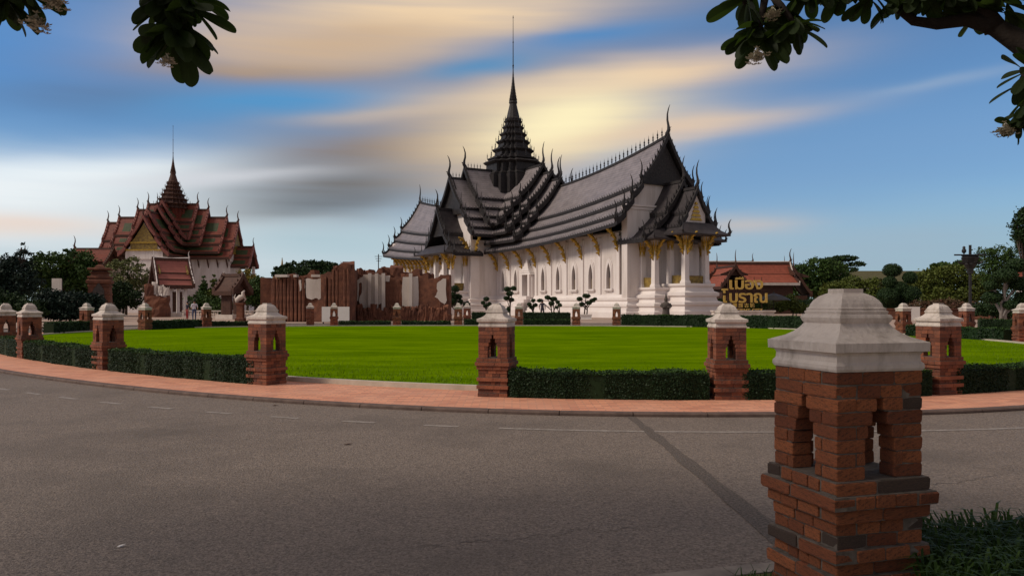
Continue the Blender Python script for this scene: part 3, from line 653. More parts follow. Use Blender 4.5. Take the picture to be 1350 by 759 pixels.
# window bays
ARCH = [(.36, 2.95), (.36, 4.2), (.33, 4.6), (.25, 5.0), (.12, 5.35), (0, 5.62)]
DARCH = [(.62, 2.3), (.62, 4.75), (.60, 4.8), (0, 4.82)]
def bay_wall(mb, x0, x1, yf, hole, depth, sgn, zb=2.2, zt=8.6):
    xc = (x0 + x1) / 2; y = sgn * yf; yi = sgn * (yf - depth)
    def q(a, b, c, d): mb.add([a, b, c, d], [(0, 1, 2, 3)])
    z0 = hole[0][1]; zA = hole[-1][1]
    if z0 > zb: q((x0, y, zb), (x1, y, zb), (x1, y, z0), (x0, y, z0))
    q((x0, y, zA), (x1, y, zA), (x1, y, zt), (x0, y, zt))
    for (h0, a), (h1, b) in zip(hole[:-1], hole[1:]):
        for s in (-1, 1):
            e = x0 if s < 0 else x1
            q((e, y, a), (xc + s * h0, y, a), (xc + s * h1, y, b), (e, y, b)); q((xc + s * h0, y, a), (xc + s * h0, yi, a), (xc + s * h1, yi, b), (xc + s * h1, y, b))
    q((xc - hole[0][0], y, z0), (xc + hole[0][0], y, z0), (xc + hole[0][0], yi, z0), (xc - hole[0][0], yi, z0))
def surround(xc, yf, sgn, par, arch=ARCH, w=.17, d=.14):
    mb = MB()
    for wi, dd, grow in ((w, d, 0), (w * .6, d * .55, w)):
        for s in (-1, 1):
            P0 = [(xc + s * (h + grow), z + grow * (1.4 if h < .3 else .0) + (grow if h == 0 else 0)) for h, z in arch]; P1 = [(xc + s * (h + grow + wi), z + (grow + wi) * (1.4 if h < .3 else 0) + (wi if h == 0 else 0)) for h, z in arch]
            P1[-1] = (xc, P1[-1][1]); P0[-1] = (xc, P0[-1][1])
            for i in range(len(P0) - 1):
                c = [P0[i], P1[i], P1[i + 1], P0[i + 1]]
                vs = [(a, sgn * yf, b) for a, b in c] + [(a, sgn * (yf + dd), b) for a, b in c]
                mb.add(vs, [(4, 5, 6, 7), (0, 1, 5, 4), (1, 2, 6, 5), (2, 3, 7, 6), (3, 0, 4, 7)])
    z = arch[0][1]; mb.box((xc, sgn * (yf + .12), z - .1), (2 * arch[0][0] + .7, .26, .16)); mb.box((xc, sgn * (yf + .08), z - .24), (2 * arch[0][0] + .45, .17, .12))
    return mb.build('frame', M['white_trim'], par)
def window(xc, yf, sgn):
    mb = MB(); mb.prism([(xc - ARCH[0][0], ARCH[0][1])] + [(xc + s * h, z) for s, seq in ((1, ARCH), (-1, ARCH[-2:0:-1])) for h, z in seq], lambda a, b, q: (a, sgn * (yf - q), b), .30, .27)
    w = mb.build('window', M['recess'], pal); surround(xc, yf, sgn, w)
    for s in (-1, 1):
        m2 = MB(); m2.box((xc + s * .165, sgn * (yf - .22), 3.52), (.30, .05, 1.1)); m2.build('shutter', M['shutter'], w)
def bracket_mesh():
    mb = MB(); pts = [(0, 0, -2.25), (.10, 0, -2.0), (.06, 0, -1.7), (.28, 0, -1.45), (.36, 0, -1.15), (.30, 0, -.9), (.62, 0, -.62), (.78, 0, -.36), (1.15, 0, -.12), (1.5, 0, .05)]
    mb.tube(pts, [.04, .12, .15, .20, .17, .18, .22, .17, .17, .10], 6, 0, .8)
    for (x, z, dx, dz) in ((.15, -1.9, .3, -.12), (.38, -1.2, .35, -.15), (.66, -.6, .32, -.22), (.25, -1.4, -.2, .3), (.55, -.7, -.22, .3), (.95, -.25, -.1, .3), (1.0, -.2, .3, -.25)):
        mb.tube([(x, 0, z), (x + dx * .6, 0, z + dz * .3), (x + dx, 0, z + dz + .08)], [.12, .10, .02], 5, 0, .8)
    return mb.mesh('bracket', M['gold'])
BR = bracket_mesh()
def bracket(par, x, y, ang, z, sc=1.0): return link('bracket', BR, par, (x, y, z), ang, sc)
bw = 3.15; yf = 4.6
for sx in (1, -1):
    for sgn in (-1, 1):
        wall = MB()
        for b in range(8):
            x0 = sx * (4.0 + b * bw); x1 = sx * (4.0 + (b + 1) * bw); xc = (x0 + x1) / 2; lo, hi_ = min(x0, x1), max(x0, x1)
            door = (b == 2)
            bay_wall(wall, lo, hi_, yf, DARCH if door else ARCH, .34, sgn)
            if not door: window(xc, yf, sgn)
            else:
                dm = MB()
                dm.box((xc, sgn * (yf - .3), 3.55), (1.24, .04, 2.5)); dr = dm.build('door', M['recess'], pal)
                for s in (-1, 1): m2 = MB(); m2.box((xc + s * .38, sgn * (yf - .2), 3.5), (.42, .06, 2.3)); m2.build('leaf', M['shutter'], dr)
                fm = MB()
                for s in (-1, 1):
                    fm.box((xc + s * .82, sgn * (yf + .35), 3.5), (.38, .7, 2.7)); fm.box((xc + s * 1.0, sgn * (yf + .2), 3.4), (.34, .4, 2.5))
                for (wd, z, h) in ((2.5, 4.95, .22), (2.2, 5.18, .2), (1.8, 5.42, .28), (1.3, 5.72, .3), (.8, 6.05, .36), (.4, 6.45, .5)): fm.box((xc, sgn * (yf + .33), z), (wd, .66 * min(1, wd / 1.8) + .1, h), 0, 0, .85)
                for i, (dd, z) in enumerate(((2.6, .35), (2.2, .75), (1.8, 1.15), (1.4, 1.55), (1.05, 1.95))): fm.box((xc, sgn * (yf + dd / 2), z / 2 + .18), (1.9, dd, z + .35))
                fm.build('portal', M['white_trim'], dr)
        wall.build('wall_face', M['white_wall'], pal)
        for b in range(9):
            x = sx * (4.0 + b * bw) + (sx * .25 if b == 0 else 0); m2 = MB(); m2.box((x, sgn * (yf + .06), 5.2), (.42, .16, 6.0)); m2.box((x, sgn * (yf + .08), 7.4), (.54, .22, .2)); m2.build('pilaster', M['white_trim'], pal)
            if sgn < 0:
                s = abs(x); ze = 8.0 + flare(s, 8.0) - .28
                bracket(pal, x, -yf - .13, -math.pi / 2, ze, 1.0)
                if sx < 0 and b < 8: bracket(pal, x - bw / 2, -yf - .05, -math.pi / 2, ze, .95)
# ends of nave and transept
for s in (1, -1):
    dv = (s, 0); gable(pal, dv, 30.7, 4.75, 11.2, 17.0, M['white_wall'], 'gable_wall', .3, 2.0)
    gm = MB(); gm.box((s * 30.55, 0, 6.6), (.9, 9.9, 9.2)); gm.build('corner_wall', M['white_wall'], pal)
    gable(pal, dv, 30.98, 2.9, 13.6, 17.5, M['carved_dark'], 'pediment', .25, 13.4)
    m2 = MB(); m2.box((s * 30.75, 0, 10.9), (.7, 10.2, .25)); m2.box((s * 30.75, 0, 11.15), (.9, 10.0, .18)); m2.build('cornice', M['white_trim'], pal)
    dv = (0, -s); gable(pal, dv, 8.6, 4.2, 11.6, 16.9, M['white_wall'], 'gable_wall', .3, 2.0); gable(pal, dv, 9.15, 3.3, 13.2, 17.6, M['carved_dark'], 'pediment', .2, 12.8)
    for q in (-1, 1):
        m2 = MB(); m2.box((q * 4.05, -s * 8.0, 5.6), (.5, 1.2, 7.6)); m2.box((q * 4.05, -s * 8.0, 8.3), (.66, 1.36, .2)); m2.build('corner_pier', M['white_trim'], pal)
bracket(pal, 4.3, -8.0, 0, 9.6, 1.0); bracket(pal, 3.9, -8.62, -math.pi / 2, 9.6, 1.0)
# porches
def column(x, y, z0, z1, dirs=()):
    mb = MB(); mb.rects([(.36, z0), (.36, z0 + .18), (.30, z0 + .24), (.27, z0 + .4), (.24, z1 - .5), (.29, z1 - .4), (.31, z1 - .1), (.34, z1)], x, x, y, y); c = mb.build('column', M['white_trim'], pal)
    m = MB()
    for k in range(12):                                  # flaring lotus petals
        a = k * math.pi / 6; ca, sa = math.cos(a), math.sin(a)
        for r0, r1, za, zb in ((.30, .48, -1.15, -.35), (.32, .62, -.75, .05)):
            m.add([(x + r0 * ca - .1 * sa, y + r0 * sa + .1 * ca, z1 + za), (x + r0 * ca + .1 * sa, y + r0 * sa - .1 * ca, z1 + za), (x + r1 * ca, y + r1 * sa, z1 + zb), (x + (r0 + .02) * ca, y + (r0 + .02) * sa, z1 + za - .45)], [(0, 1, 2), (0, 1, 3)])
    m.build('capital', M['gold'], c)
    for a in dirs: bracket(c, x + .28 * math.cos(a), y + .28 * math.sin(a), a, z1 + .1, .92)
def porch(T, outer):
    """T maps porch coordinates (p outwards from the gable wall, q sideways) to the palace frame"""
    dv = T[0]; base = T[1]; sv = (-dv[1], dv[0])
    def X(p, q): return (dv[0] * (base + p) + sv[0] * q, dv[1] * (base + p) + sv[1] * q)
    def rect(p0, p1, q, prof, name, mat):
        a = X(p0, -q); b = X(p1, q); mb = MB(); mb.rects(prof, min(a[0], b[0]), max(a[0], b[0]), min(a[1], b[1]), max(a[1], b[1])); return mb.build(name, mat, pal)
    PLAT = [(1.1, 0), (1.1, .62), (.9, .75), (.8, 1.05), (1.0, 1.2), (1.0, 1.42), (.6, 1.55), (.5, 1.85), (.72, 2.0), (.72, 2.25), (.35, 2.4), (.22, 2.7), (.42, 2.86), (.42, 3.05), (.3, 3.06)]
    rect(.2, 2.5, 3.2, [(o, z * .985) for o, z in PLAT], 'platform', M['white_trim'])
    ang = math.atan2(dv[1], dv[0])
    for q in (-3.1, 3.1):
        x, y = X(2.3, q); column(x, y, 3.02, 7.6, (ang, ang + math.copysign(math.pi / 2, q)))
        x, y = X(.35, q); column(x, y, 3.02, 7.6)
    for q in (-1.25, 1.25): x, y = X(2.4, q); column(x, y, 3.02, 8.2)
    dm = MB(); a = X(.06, 0); dm.box((a[0], a[1], 4.9), (.12 if dv[0] else 1.7, 1.7 if dv[0] else .12, 3.7)); dm.build('door', M['recess'], pal)
    for q in (-2.2, 2.2): w = MB(); a = X(.1, q); w.box((a[0], a[1], 4.9), (.2 if dv[0] else 1.0, 1.0 if dv[0] else .2, 3.2)); w.build('panel', M['shutter'], pal)
    for q in (-1, 1):                                    # gilded rails between the columns
        w = MB(); a = X(1.35, q * 3.1); w.box((a[0], a[1], 3.5), (1.5 if dv[0] else .08, .08 if dv[0] else 1.5, .95)); w.build('gilded_rail', M['gold_paint'], pal)
    pr = [((0, 13.5), (2.1, 10.4)), ((1.95, 10.15), (3.5, 8.85)), ((3.3, 8.6), (5.0, 7.7))]
    def fl(s, z): return 0
    tier(pal, dv, base - 1.2, base + 2.75, pr, 0, fl, ('roof_porch', 'roof_dark', 'carved_dark'), n=6, chofa=2.4, hang=1.7)
    gable(pal, dv, base + 2.55, 2.0, 10.2, 12.9, M['carved_dark'], 'pediment', .2, 10.0)
    hood = [(1.45, 7.58), (1.5, 7.7), (.9, 8.1), (.2, 8.75), (.15, 8.8)]
    sk = rect(.4, 2.6, 3.25, hood, 'eave_roof', M['roof_porch'])
    if outer:
        rect(2.3, 4.9, 1.55, [(o * .92, z * 1.1) for o, z in PLAT], 'platform', M['white_trim'])
        for q in (-1.3, 1.3): x, y = X(4.6, q); column(x, y, 3.38, 8.1, (ang, ang + math.copysign(math.pi / 2, q)))
        w = MB(); a = X(4.6, 0); w.box((a[0], a[1], 3.75), (.08 if dv[0] else 1.9, 1.9 if dv[0] else .08, .75)); w.build('gilded_rail', M['gold_paint'], pal)
        for q in (-1, 1): w = MB(); a = X(3.5, q * 1.3); w.box((a[0], a[1], 3.78), (1.5 if dv[0] else .08, .08 if dv[0] else 1.5, .8)); w.build('gilded_rail', M['gold_paint'], pal)
        rect(2.6, 4.7, 1.55, [(1.5, 7.95), (1.55, 8.08), (.9, 8.5), (.3, 9.2), (.2, 9.25)], 'eave_roof', M['roof_porch'])
        pr2 = [((0, 12.6), (1.35, 10.3)), ((1.25, 10.1), (2.3, 8.9))]
        tier(pal, dv, base + 2.2, base + 4.75, pr2, 0, fl, ('roof_porch', 'roof_dark', 'carved_dark'), n=5, chofa=2.6, hang=1.6)
        gable(pal, dv, base + 4.62, 1.25, 10.1, 12.2, M['white_trim'], 'pediment', .2, 9.2)
        pm_ = MB(); a = X(4.7, 0)
        for k in range(5): pm_.box((a[0], a[1], 9.6 + k * .38), (.12 + .02 * k if dv[0] else 1.5 - .3 * k, 1.5 - .3 * k if dv[0] else .12 + .02 * k, .26), 0, 0, .7)
        pm_.build('pediment_carving', M['gold'], pal)
        for q in (-1, 1):
            a = X(6.1, q * 2.95); hook('eave_finial', pal, (a[0], a[1], 8.1), (dv[0] + sv[0] * q, dv[1] + sv[1] * q), 1.9, 'dark', .8)
    for q in (-1, 1):
        a = X(3.95, q * 4.6); hook('eave_finial', pal, (a[0], a[1], 7.7), (dv[0] + sv[0] * q, dv[1] + sv[1] * q), 1.5, 'dark', .8)
porch(((1, 0), 30.7), True); porch(((0, -1), 8.4), False)

# ------------------------------------------------------------------ the red roofed throne hall
th = thing('throne_hall', 'white cruciform hall with dark red and green tiered roofs and a slender stepped spire', 'temple', (-54.8, 130, 0))
DP = [((0, 14.4), (1.85, 11.5)), ((1.7, 11.3), (2.75, 10.0)), ((2.6, 9.8), (3.8, 8.7))]
for di, dv in enumerate(AX):
    mt = ('roof_red', 'wood_dark', 'verge_red')
    for s1, dz in ((10.4, 0), (8.6, .85), (5.6, 2.1), (3.9, 3.0)): tier(th, dv, .6, s1, DP, dz, noflare, mt, 'red', 1.9, .9, 8, (range(1, 3), 'roof_green'), None, True, False, .12, .2)
    mb = MB(); a = (dv[0] * 5, dv[1] * 5); mb.box((a[0], a[1], 4.5), (10.2 if dv[0] else 5.6, 5.6 if dv[0] else 10.2, 9.0)); mb.build('wall', M['white_wall'], th)
    gable(th, dv, 10.25, 2.8, 9.0, 13.4, M['white_wall'], 'gable_wall', .3, 8.0)
    gable(th, dv, 10.33, 2.0, 10.4, 13.3, M['gold_paint'], 'pediment', .12, 9.5)
    mb = MB(); p = [dv[0] * 10.36, dv[1] * 10.36]
    mb.box((p[0], p[1], 9.35), (.2 if dv[0] else 5.6, 5.6 if dv[0] else .2, .22)); mb.box((p[0], p[1], 10.45), (.2 if dv[0] else 4.4, 4.4 if dv[0] else .2, .16)); mb.build('pediment_beam', M['gold'], th)
    for q in range(-1, 2):
        w = MB(); sv = (-dv[1], dv[0]); c = (dv[0] * 10.12 + sv[0] * q * 2, dv[1] * 10.12 + sv[1] * q * 2); w.box((c[0], c[1], 4.5), (.1 if dv[0] else .8, .8 if dv[0] else .1, 2.4)); w.build('window', M['shutter'], th)
    for q in range(5):
        for sg in (-1, 1):
            sv = (-dv[1], dv[0]); s = 3.8 + q * 1.5; w = MB(); c = (dv[0] * s + sv[0] * sg * 3.05, dv[1] * s + sv[1] * sg * 3.05)
            w.tube([(c[0] - sv[0] * sg * .25, c[1] - sv[1] * sg * .25, 7.0), (c[0], c[1], 7.6), (c[0] + sv[0] * sg * .5, c[1] + sv[1] * sg * .5, 8.5)], [.05, .13, .1], 5); w.build('bracket', M['wood_dark'], th)
for dv in ((1, 0), (0, 1)):
    tier(th, dv, 9.6, 12.9, [((0, 10.5), (1.3, 8.9)), ((1.2, 8.7), (2.4, 7.4))], 0, noflare, mt, 'red', 1.5, .8, 5, (range(1, 3), 'roof_green'), None, True, False, .12, .2)
    mb = MB(); mb.box((dv[0] * 11.2, dv[1] * 11.2, .9), (3.4 if dv[0] else 3.6, 3.6 if dv[0] else 3.4, 1.8)); mb.build('porch_base', M['white_trim'], th)
    for q in (-1.6, 1.6): mb = MB(); mb.box((dv[0] * 12.5 + (0 if dv[0] else q), dv[1] * 12.5 + (q if dv[0] else 0), 4.6), (.4, .4, 5.6)); mb.build('column', M['white_trim'], th)
spire(th, 16.6, (30.2 - 16.6) / 22.4, M['wood_dark'], SPKR, 1.4)
mb = MB(); mb.loft([redent(2.2, z) for z in (12, 17)]); mb.build('spire_drum', M['roof_red'], th)

# ------------------------------------------------------------------ smaller buildings
def simple_house(name, label, cat, loc, rz, L, half, zr, prof, mats, hk, wallm, wall_h, wall_half, chofa=1.2, hang=.6, ped='wood_dark', group=None, cols=False, colm='white_trim'):
    t = thing(name, label, cat, loc, rz, group)
    for dv in ((1, 0), (-1, 0)):
        tier(t, dv, 0, L, prof, 0, noflare, mats, hk, chofa, hang, 6, None, None, True, False, .1, .12); gable(t, dv, L - .25, half, prof[-1][1][1] - .1 if len(prof) == 1 else prof[0][1][1], zr - .25, M[ped], 'pediment', .15, prof[0][1][1] - .2)
    if cols:
        for x in (-1, -.33, .33, 1):
            for y in (-1, 1): mb = MB(); mb.rects([(.2, 0), (.2, .3), (.15, .4), (.14, wall_h - .2), (.2, wall_h)], x * (L - .6), x * (L - .6), y * wall_half, y * wall_half); mb.build('column', M[colm], t)
        mb = MB(); mb.box((0, 0, .2), (2 * L, 2 * wall_half + .8, .4)); mb.build('platform', M['plaster'], t)
    else:
        mb = MB(); mb.box((0, 0, wall_h / 2), (2 * L - 1.0, 2 * wall_half, wall_h)); mb.build('wall', M[wallm], t)
    return t
# terracotta house on the right
d = 112; zr = zat(347, d); ze = zat(373, d)
t = simple_house('thai_house', 'terracotta tiled house with white ridge trim and pointed gables behind the gold sign', 'house', at(982, d), R(4), 6.4, 2.6, zr, [((0, zr), (1.0, zr - 1.5)), ((.95, zr - 1.52), (2.9, ze))], ('roof_terracotta', 'wood_dark', 'wood_dark'), 'red', 'wood_dark', ze - .2, 2.3, 2.0, .5)
mb = MB()
for s in (-1, 1):
    mb.tube([(s * 6.45, 0, zr + .25), (s * 6.45, -1.0, zr - 1.4), (s * 6.5, -2.0, ze + .55), (s * 6.6, -3.0, ze + .05)], .11, 5)
mb.tube([(-6.4, 0, zr + .22), (0, 0, zr + .16), (6.4, 0, zr + .22)], .12, 5); mb.box((0, -2.95, ze - .2), (13.2, .1, .35)); mb.build('roof_trim', M['plaster'], t)
t2 = simple_house('thai_house', 'small steep gabled house with dark pediment standing before the terracotta house', 'house', at(957, 105), R(96), 3.2, 1.8, zat(352, 105), [((0, zat(352, 105)), (.8, zat(362, 105))), ((.75, zat(362.4, 105)), (1.9, zat(378, 105)))], ('roof_terracotta', 'wood_dark', 'wood_dark'), 'red', 'wood_dark', zat(380, 105), 1.5, 2.0, .5)
t3 = simple_house('thai_house', 'house with dark pointed gable and tiled roof at the edge of the trees', 'house', at(1040, 120), R(80), 4.0, 2.2, zat(355, 120), [((0, zat(355, 120)), (.9, zat(365, 120))), ((.85, zat(365.4, 120)), (2.6, zat(388, 120)))], ('roof_terracotta', 'wood_dark', 'wood_dark'), 'red', 'wood_dark', zat(390, 120), 2.0, 2.2, .5)
t4 = simple_house('thai_house', 'low terracotta roof running behind the palace porch, farthest of the tiled houses', 'house', at(945, 135), R(2), 6, 3, zat(345, 135), [((0, zat(345, 135)), (3.2, zat(372, 135)))], ('roof_terracotta', 'wood_dark', 'wood_dark'), 'red', 'wood_dark', zat(376, 135), 2.6, 1.4, .5)
# long plain roof beyond the trees
d = 210; mb = MB(); h = thing('long_building', 'long low building with plain olive roof far behind the clipped tree', 'building', at(1160, d), 0)
mb.prism([(-6, zat(376, d)), (6, zat(376, d)), (0, zat(357, d))], lambda a, b, q: (q, a, b), -13, 13); mb.build('roof', M['roof_olive'], h); w = MB(); w.box((0, 0, zat(376, d) / 2), (25, 11, zat(376, d))); w.build('wall', M['plaster'], h)
# hall behind the left trees
d = 125; simple_house('hall', 'dark red roofed hall mostly hidden behind the left trees', 'building', at(124, d), 0, 2.9, 3, zat(328, d), [((0, zat(328, d)), (3.4, zat(352, d)))], ('roof_red', 'wood_dark', 'wood_dark'), 'red', 'plaster', zat(354, d), 3.0, 2.0, .7)
# brick tower gate
d = 72; tw = thing('brick_tower', 'narrow dark red brick tower with stepped pointed top in front of the throne hall', 'tower', at(132, d), R(20)); mb = MB()
zt = zat(346, d); mb.rects([(.6, 0), (.6, .8), (.2, 1.0), (.12, zt * .62), (.3, zt * .64), (.3, zt * .68), (.05, zt * .72), (-.1, zt * .80), (.06, zt * .82), (-.2, zt * .85), (-.35, zt * .93), (-.6, zt * .97), (-.95, zt * 1.02)], -.72, .72, -.72, .72); mb.build('tower_body', M['ruin_brick'], tw)
mb = MB(); mb.prism([(-.45, .0), (.45, .0), (.45, 2.6), (0, 3.3), (-.45, 2.6)], lambda a, b, q: (a, -q, b), .8, .98); mb.build('doorway', M['recess'], tw)
for i in range(5): m2 = MB(); m2.rects([(.0, 0), (.07, .05), (.07, .14), (0, .2)], -.86, .86, -.86, .86); m2.build('cornice', M['ruin_brick'], tw, loc=(0, 0, 1.4 + i * .75))
# pink roofed pavilion
d = 88; zr = zat(342, d)
pv = simple_house('pavilion', 'small open pavilion with pink tiled roof, white ridge and white columns', 'pavilion', at(226, d), R(36), 1.75, 1.3, zr, [((0, zr), (1.0, zat(359.5, d))), ((.95, zat(360.2, d)), (1.5, zat(368, d))), ((1.45, zat(368.6, d)), (2.0, zat(376, d)))], ('roof_pink', 'wood_dark', 'wood_dark'), 'white', 'plaster', zat(376, d), 1.3, .9, .5, 'gold_paint', None, True)
w = MB(); w.box((.2, -.4, 1.6), (1.6, .2, 2.2)); w.build('back_wall', M['wood_dark'], pv)
mb = MB(); mb.tube([(-1.8, 0, zr + .2), (0, 0, zr + .1), (1.8, 0, zr + .2)], .09, 5)
for s in (-1, 1): mb.tube([(s * 1.82, 0, zr + .15), (s * 1.84, -1.0, zat(359, d) + .12), (s * 1.9, -2.05, zat(375, d) + .12)], .07, 5)
mb.build('roof_trim', M['white_trim'], pv)
# broken brick mass with plaster beside it
rb = thing('brick_ruin', 'rounded broken brick mass with white plaster stumps beside the pink roofed pavilion', 'ruin', at(208, 84)); mb = MB(); r = random.Random(2)
def rough_box(mb, c, dd, rz, rr, j=.12, n=5):
    rings = []
    for i in range(n + 1):
        z = c[2] - dd[2] / 2 + dd[2] * i / n; ring = []
        for k in range(16):
            a = 2 * math.pi * k / 16; q = max(abs(math.cos(a)), abs(math.sin(a))) ** -.7; x = math.cos(a) * q * dd[0] / 2 * (1 + rr.uniform(-j, j)); y = math.sin(a) * q * dd[1] / 2 * (1 + rr.uniform(-j, j))
            ring.append((c[0] + x * math.cos(rz) - y * math.sin(rz), c[1] + x * math.sin(rz) + y * math.cos(rz), z + (rr.uniform(-.25, .1) if i == n else 0)))
        rings.append(ring)
    mb.loft(rings)
rough_box(mb, (0, 0, 1.15), (2.2, 1.6, 2.3), .1, r); rough_box(mb, (-.9, .2, 1.7), (1.0, 1.2, 3.4), .2, r); mb.build('brick_mass', M['ruin_brick'], rb)
for i, (x, z, h) in enumerate(((-.35, 3.0, 1.3), (.3, 2.9, .9), (.85, 2.7, .9))): m2 = MB(); rough_box(m2, (x, .1, z), (.5, .5, h), 0, r, .08); m2.build('plaster_stump', M['plaster'], rb)
# brown gabled shelter
d = 75; zr = zat(363, d); sh = simple_house('shelter', 'little brown gabled shelter on posts with pale ridge trim', 'shelter', at(307, d), R(-22), 1.0, .9, zr, [((0, zr), (1.35, zat(384, d)))], ('wood_dark', 'wood_dark', 'wood_dark'), 'white', 'wood_dark', zat(384, d), .8, .5, .25, 'wood_dark', None, True, 'wood_dark')
# statue on brick pedestal
st = thing('statue', 'white rearing statue on a slim brick pedestal beside the brown shelter', 'statue', at(317, 66)); mb = MB(); mb.rects([(.35, 0), (.35, .2), (.25, .3), (.25, 1.3), (.34, 1.4), (.34, 1.5)], 0, 0, 0, 0); mb.build('pedestal', M['ruin_brick'], st)
mb = MB(); mb.tube([(-.25, 0, 1.45), (-.3, 0, 1.7), (0, 0, 1.95), (.25, 0, 2.05), (.2, 0, 2.35), (.35, 0, 2.5)], [.12, .2, .24, .2, .13, .05], 8); mb.tube([(.2, 0, 2.0), (.45, 0, 1.8), (.3, 0, 1.6)], [.09, .07, .04], 6); mb.tube([(-.3, 0, 1.7), (-.5, 0, 1.95), (-.4, 0, 2.2)], [.07, .06, .02], 6); mb.build('figure', M['plaster'], st, True)
# stone figure before the palace porch
sf = thing('statue', 'grey stone standing robed statue with pointed hat before the palace porch', 'statue', at(878, 72.5)); mb = MB(); mb.box((0, 0, .08), (.8, .8, .16)); mb.build('plinth', M['stone'], sf)
mb = MB(); mb.lathe([(.36, .15), (.34, .5), (.30, .9), (.34, 1.2), (.38, 1.35), (.30, 1.5), (.13, 1.58), (.12, 1.64), (.16, 1.72), (.155, 1.84), (.13, 1.93), (.10, 2.02), (.03, 2.3)], 12)
for s in (-1, 1): mb.tube([(s * .33, 0, 1.42), (s * .44, -.05, 1.2), (s * .3, -.28, 1.1), (s * .05, -.34, 1.15)], [.11, .12, .11, .07], 6)
mb.build('figure', M['stone'], sf, True)

# ------------------------------------------------------------------ ruined brick hall with plaster patches
d0 = 66.0
ru = thing('ruined_hall', 'long ruined brick hall with ribbed walls, broken top and patches of white plaster', 'ruin', at(470, d0)); ox, oy, _ = at(470, d0)
def RX(px, d): return (px - 675) / F * d - ox
rr = random.Random(8)
def jag(x0, x1, tops, n):                               # broken skyline between x0 and x1
    out = []
    for i in range(n + 1):
        t = i / n; k = t * (len(tops) - 1); j = min(len(tops) - 2, int(k)); z = tops[j] + (tops[j + 1] - tops[j]) * (k - j) + rr.uniform(-.38, .16); x = x0 + (x1 - x0) * t
        out.append((x, z)); 
        if rr.random() < .5 and i < n: out.append((x + (x1 - x0) / n * .9, z + rr.uniform(-.08, .08)))
    return out
def wall_run(name, px0, px1, da, db, tops, th, n=20, mat='ruin_brick'):
    xa, xb = RX(px0, da), RX(px1, db); sk = jag(0, 1, tops, n)
    poly = [(0, 0), (1, 0)] + [(t, z) for t, z in reversed(sk)]
    mb = MB(); dx, dy = xb - xa, db - da; l = math.hypot(dx, dy)
    mb.prism(poly, lambda a, b, q: (xa + dx * a - dy / l * q, da - oy + dy * a + dx / l * q, b), 0, th); return mb.build(name, M[mat], ru)
def zt_(py, d=66): return zat(py, d)
wall_run('wall', 357, 462, 64, 62.5, [zt_(366), zt_(362), zt_(363), zt_(361), zt_(360), zt_(362), zt_(356), zt_(358)], .9, 18)
wall_run('wall', 462, 472, 62.4, 69, [zt_(352), zt_(350), zt_(356)], .9, 5)
wall_run('wall', 472, 592, 69, 68, [zt_(357, 69), zt_(360, 69), zt_(355, 69), zt_(363, 69), zt_(360, 69), zt_(356, 69), zt_(362, 69), zt_(363, 69), zt_(362, 69)], 1.0, 22)
wall_run('wall', 357, 372, 64.2, 72, [zt_(366), zt_(366)], .8, 4)
wall_run('wall', 592, 580, 68, 76, [zt_(364), zt_(362)], .8, 4)
for i in range(21):                                      # upright brick ribs
    px = 360 + i * 5.2 + rr.uniform(-.6, .6)
    if 404 < px < 428: continue
    h = zt_(365 - (6 if 440 < px < 470 else 0) + rr.uniform(-1, 3)); mb = MB(); rough_box(mb, (0, 0, h / 2), (.24, .36, h), 0, rr, .08, 7); mb.build('rib', M['ruin_brick'], ru, loc=(RX(px, 63.6), 64 - 1.5 * (px - 357) / 105 - .12 - oy, 0))
for px, d, top, w in ((446, 63.2, 349, .9), (457, 63, 345, 1.0), (474, 69.3, 354, .7), (487, 69.5, 356, .9), (511, 69.3, 352, 1.2), (522, 69.2, 350, 1.1), (540, 69, 359, 1.6), (561, 69, 361, 1.4), (384, 64, 361, .7), (411, 64, 358, .8)):
    h = zt_(top, d); mb = MB(); rough_box(mb, (0, .45, h / 2), (w, 1.05, h), 0, rr, .08, 7); mb.build('pier', M['ruin_brick'], ru, loc=(RX(px, d), d - oy, 0))
for i in range(26):
    px = 474 + i * 4.6 + rr.uniform(-1, 1); h = zt_(366 + rr.uniform(-4, 10), 68); mb = MB(); rough_box(mb, (0, 0, h / 2), (.22 + .2 * rr.random(), .24, h), 0, rr, .14, 7); mb.build('rib', M['ruin_brick'], ru, loc=(RX(px, 68.5), 68.55 - oy - .003 * i, 0))
def patch(pts, da):
    for it in range(2):
        q = []
        for a, b in zip(pts, pts[1:] + pts[:1]): q += [a, ((a[0] + b[0]) / 2 + rr.uniform(-.9, .9) / (it + 1), (a[1] + b[1]) / 2 + rr.uniform(-1.0, 1.0) / (it + 1))]
        pts = q
    mb = MB(); mb.prism([(RX(px, da), zt_(py, da)) for px, py in pts], lambda a, b, q: (a, da - oy + q, b), 0, .1); return mb.build('plaster_patch', M['plaster'], ru)
for pts, da in (([(403, 368), (408, 367), (418, 368), (425, 367), (426, 394), (420, 395), (415, 393), (411, 395), (404, 392)], 63.05),
                ([(394, 369), (397, 369), (397, 382), (395, 384)], 63.1), ([(400, 368), (402, 368), (402, 380), (401, 379)], 63.1),
                ([(470, 370), (476, 366), (479, 362), (500, 362), (514, 363), (513, 371), (508, 371), (507, 398), (500, 401), (495, 401), (488, 406), (482, 407), (476, 404), (473, 397), (477, 385), (477, 373), (473, 374), (472, 396), (469, 397)], 68.35),
                ([(531, 365), (551, 364), (551, 406), (545, 408), (536, 405), (530, 403)], 68.3),
                ([(576, 374), (583, 368), (588, 367), (589, 396), (586, 401), (580, 397), (573, 391), (577, 384)], 67.85)): patch(pts, da)
for px in (487, 496, 505, 541): mb = MB(); mb.box((RX(px, 68), 68.2 - oy, 2.2), (.28, .22, 3.6)); mb.build('plaster_pilaster', M['plaster'], ru)
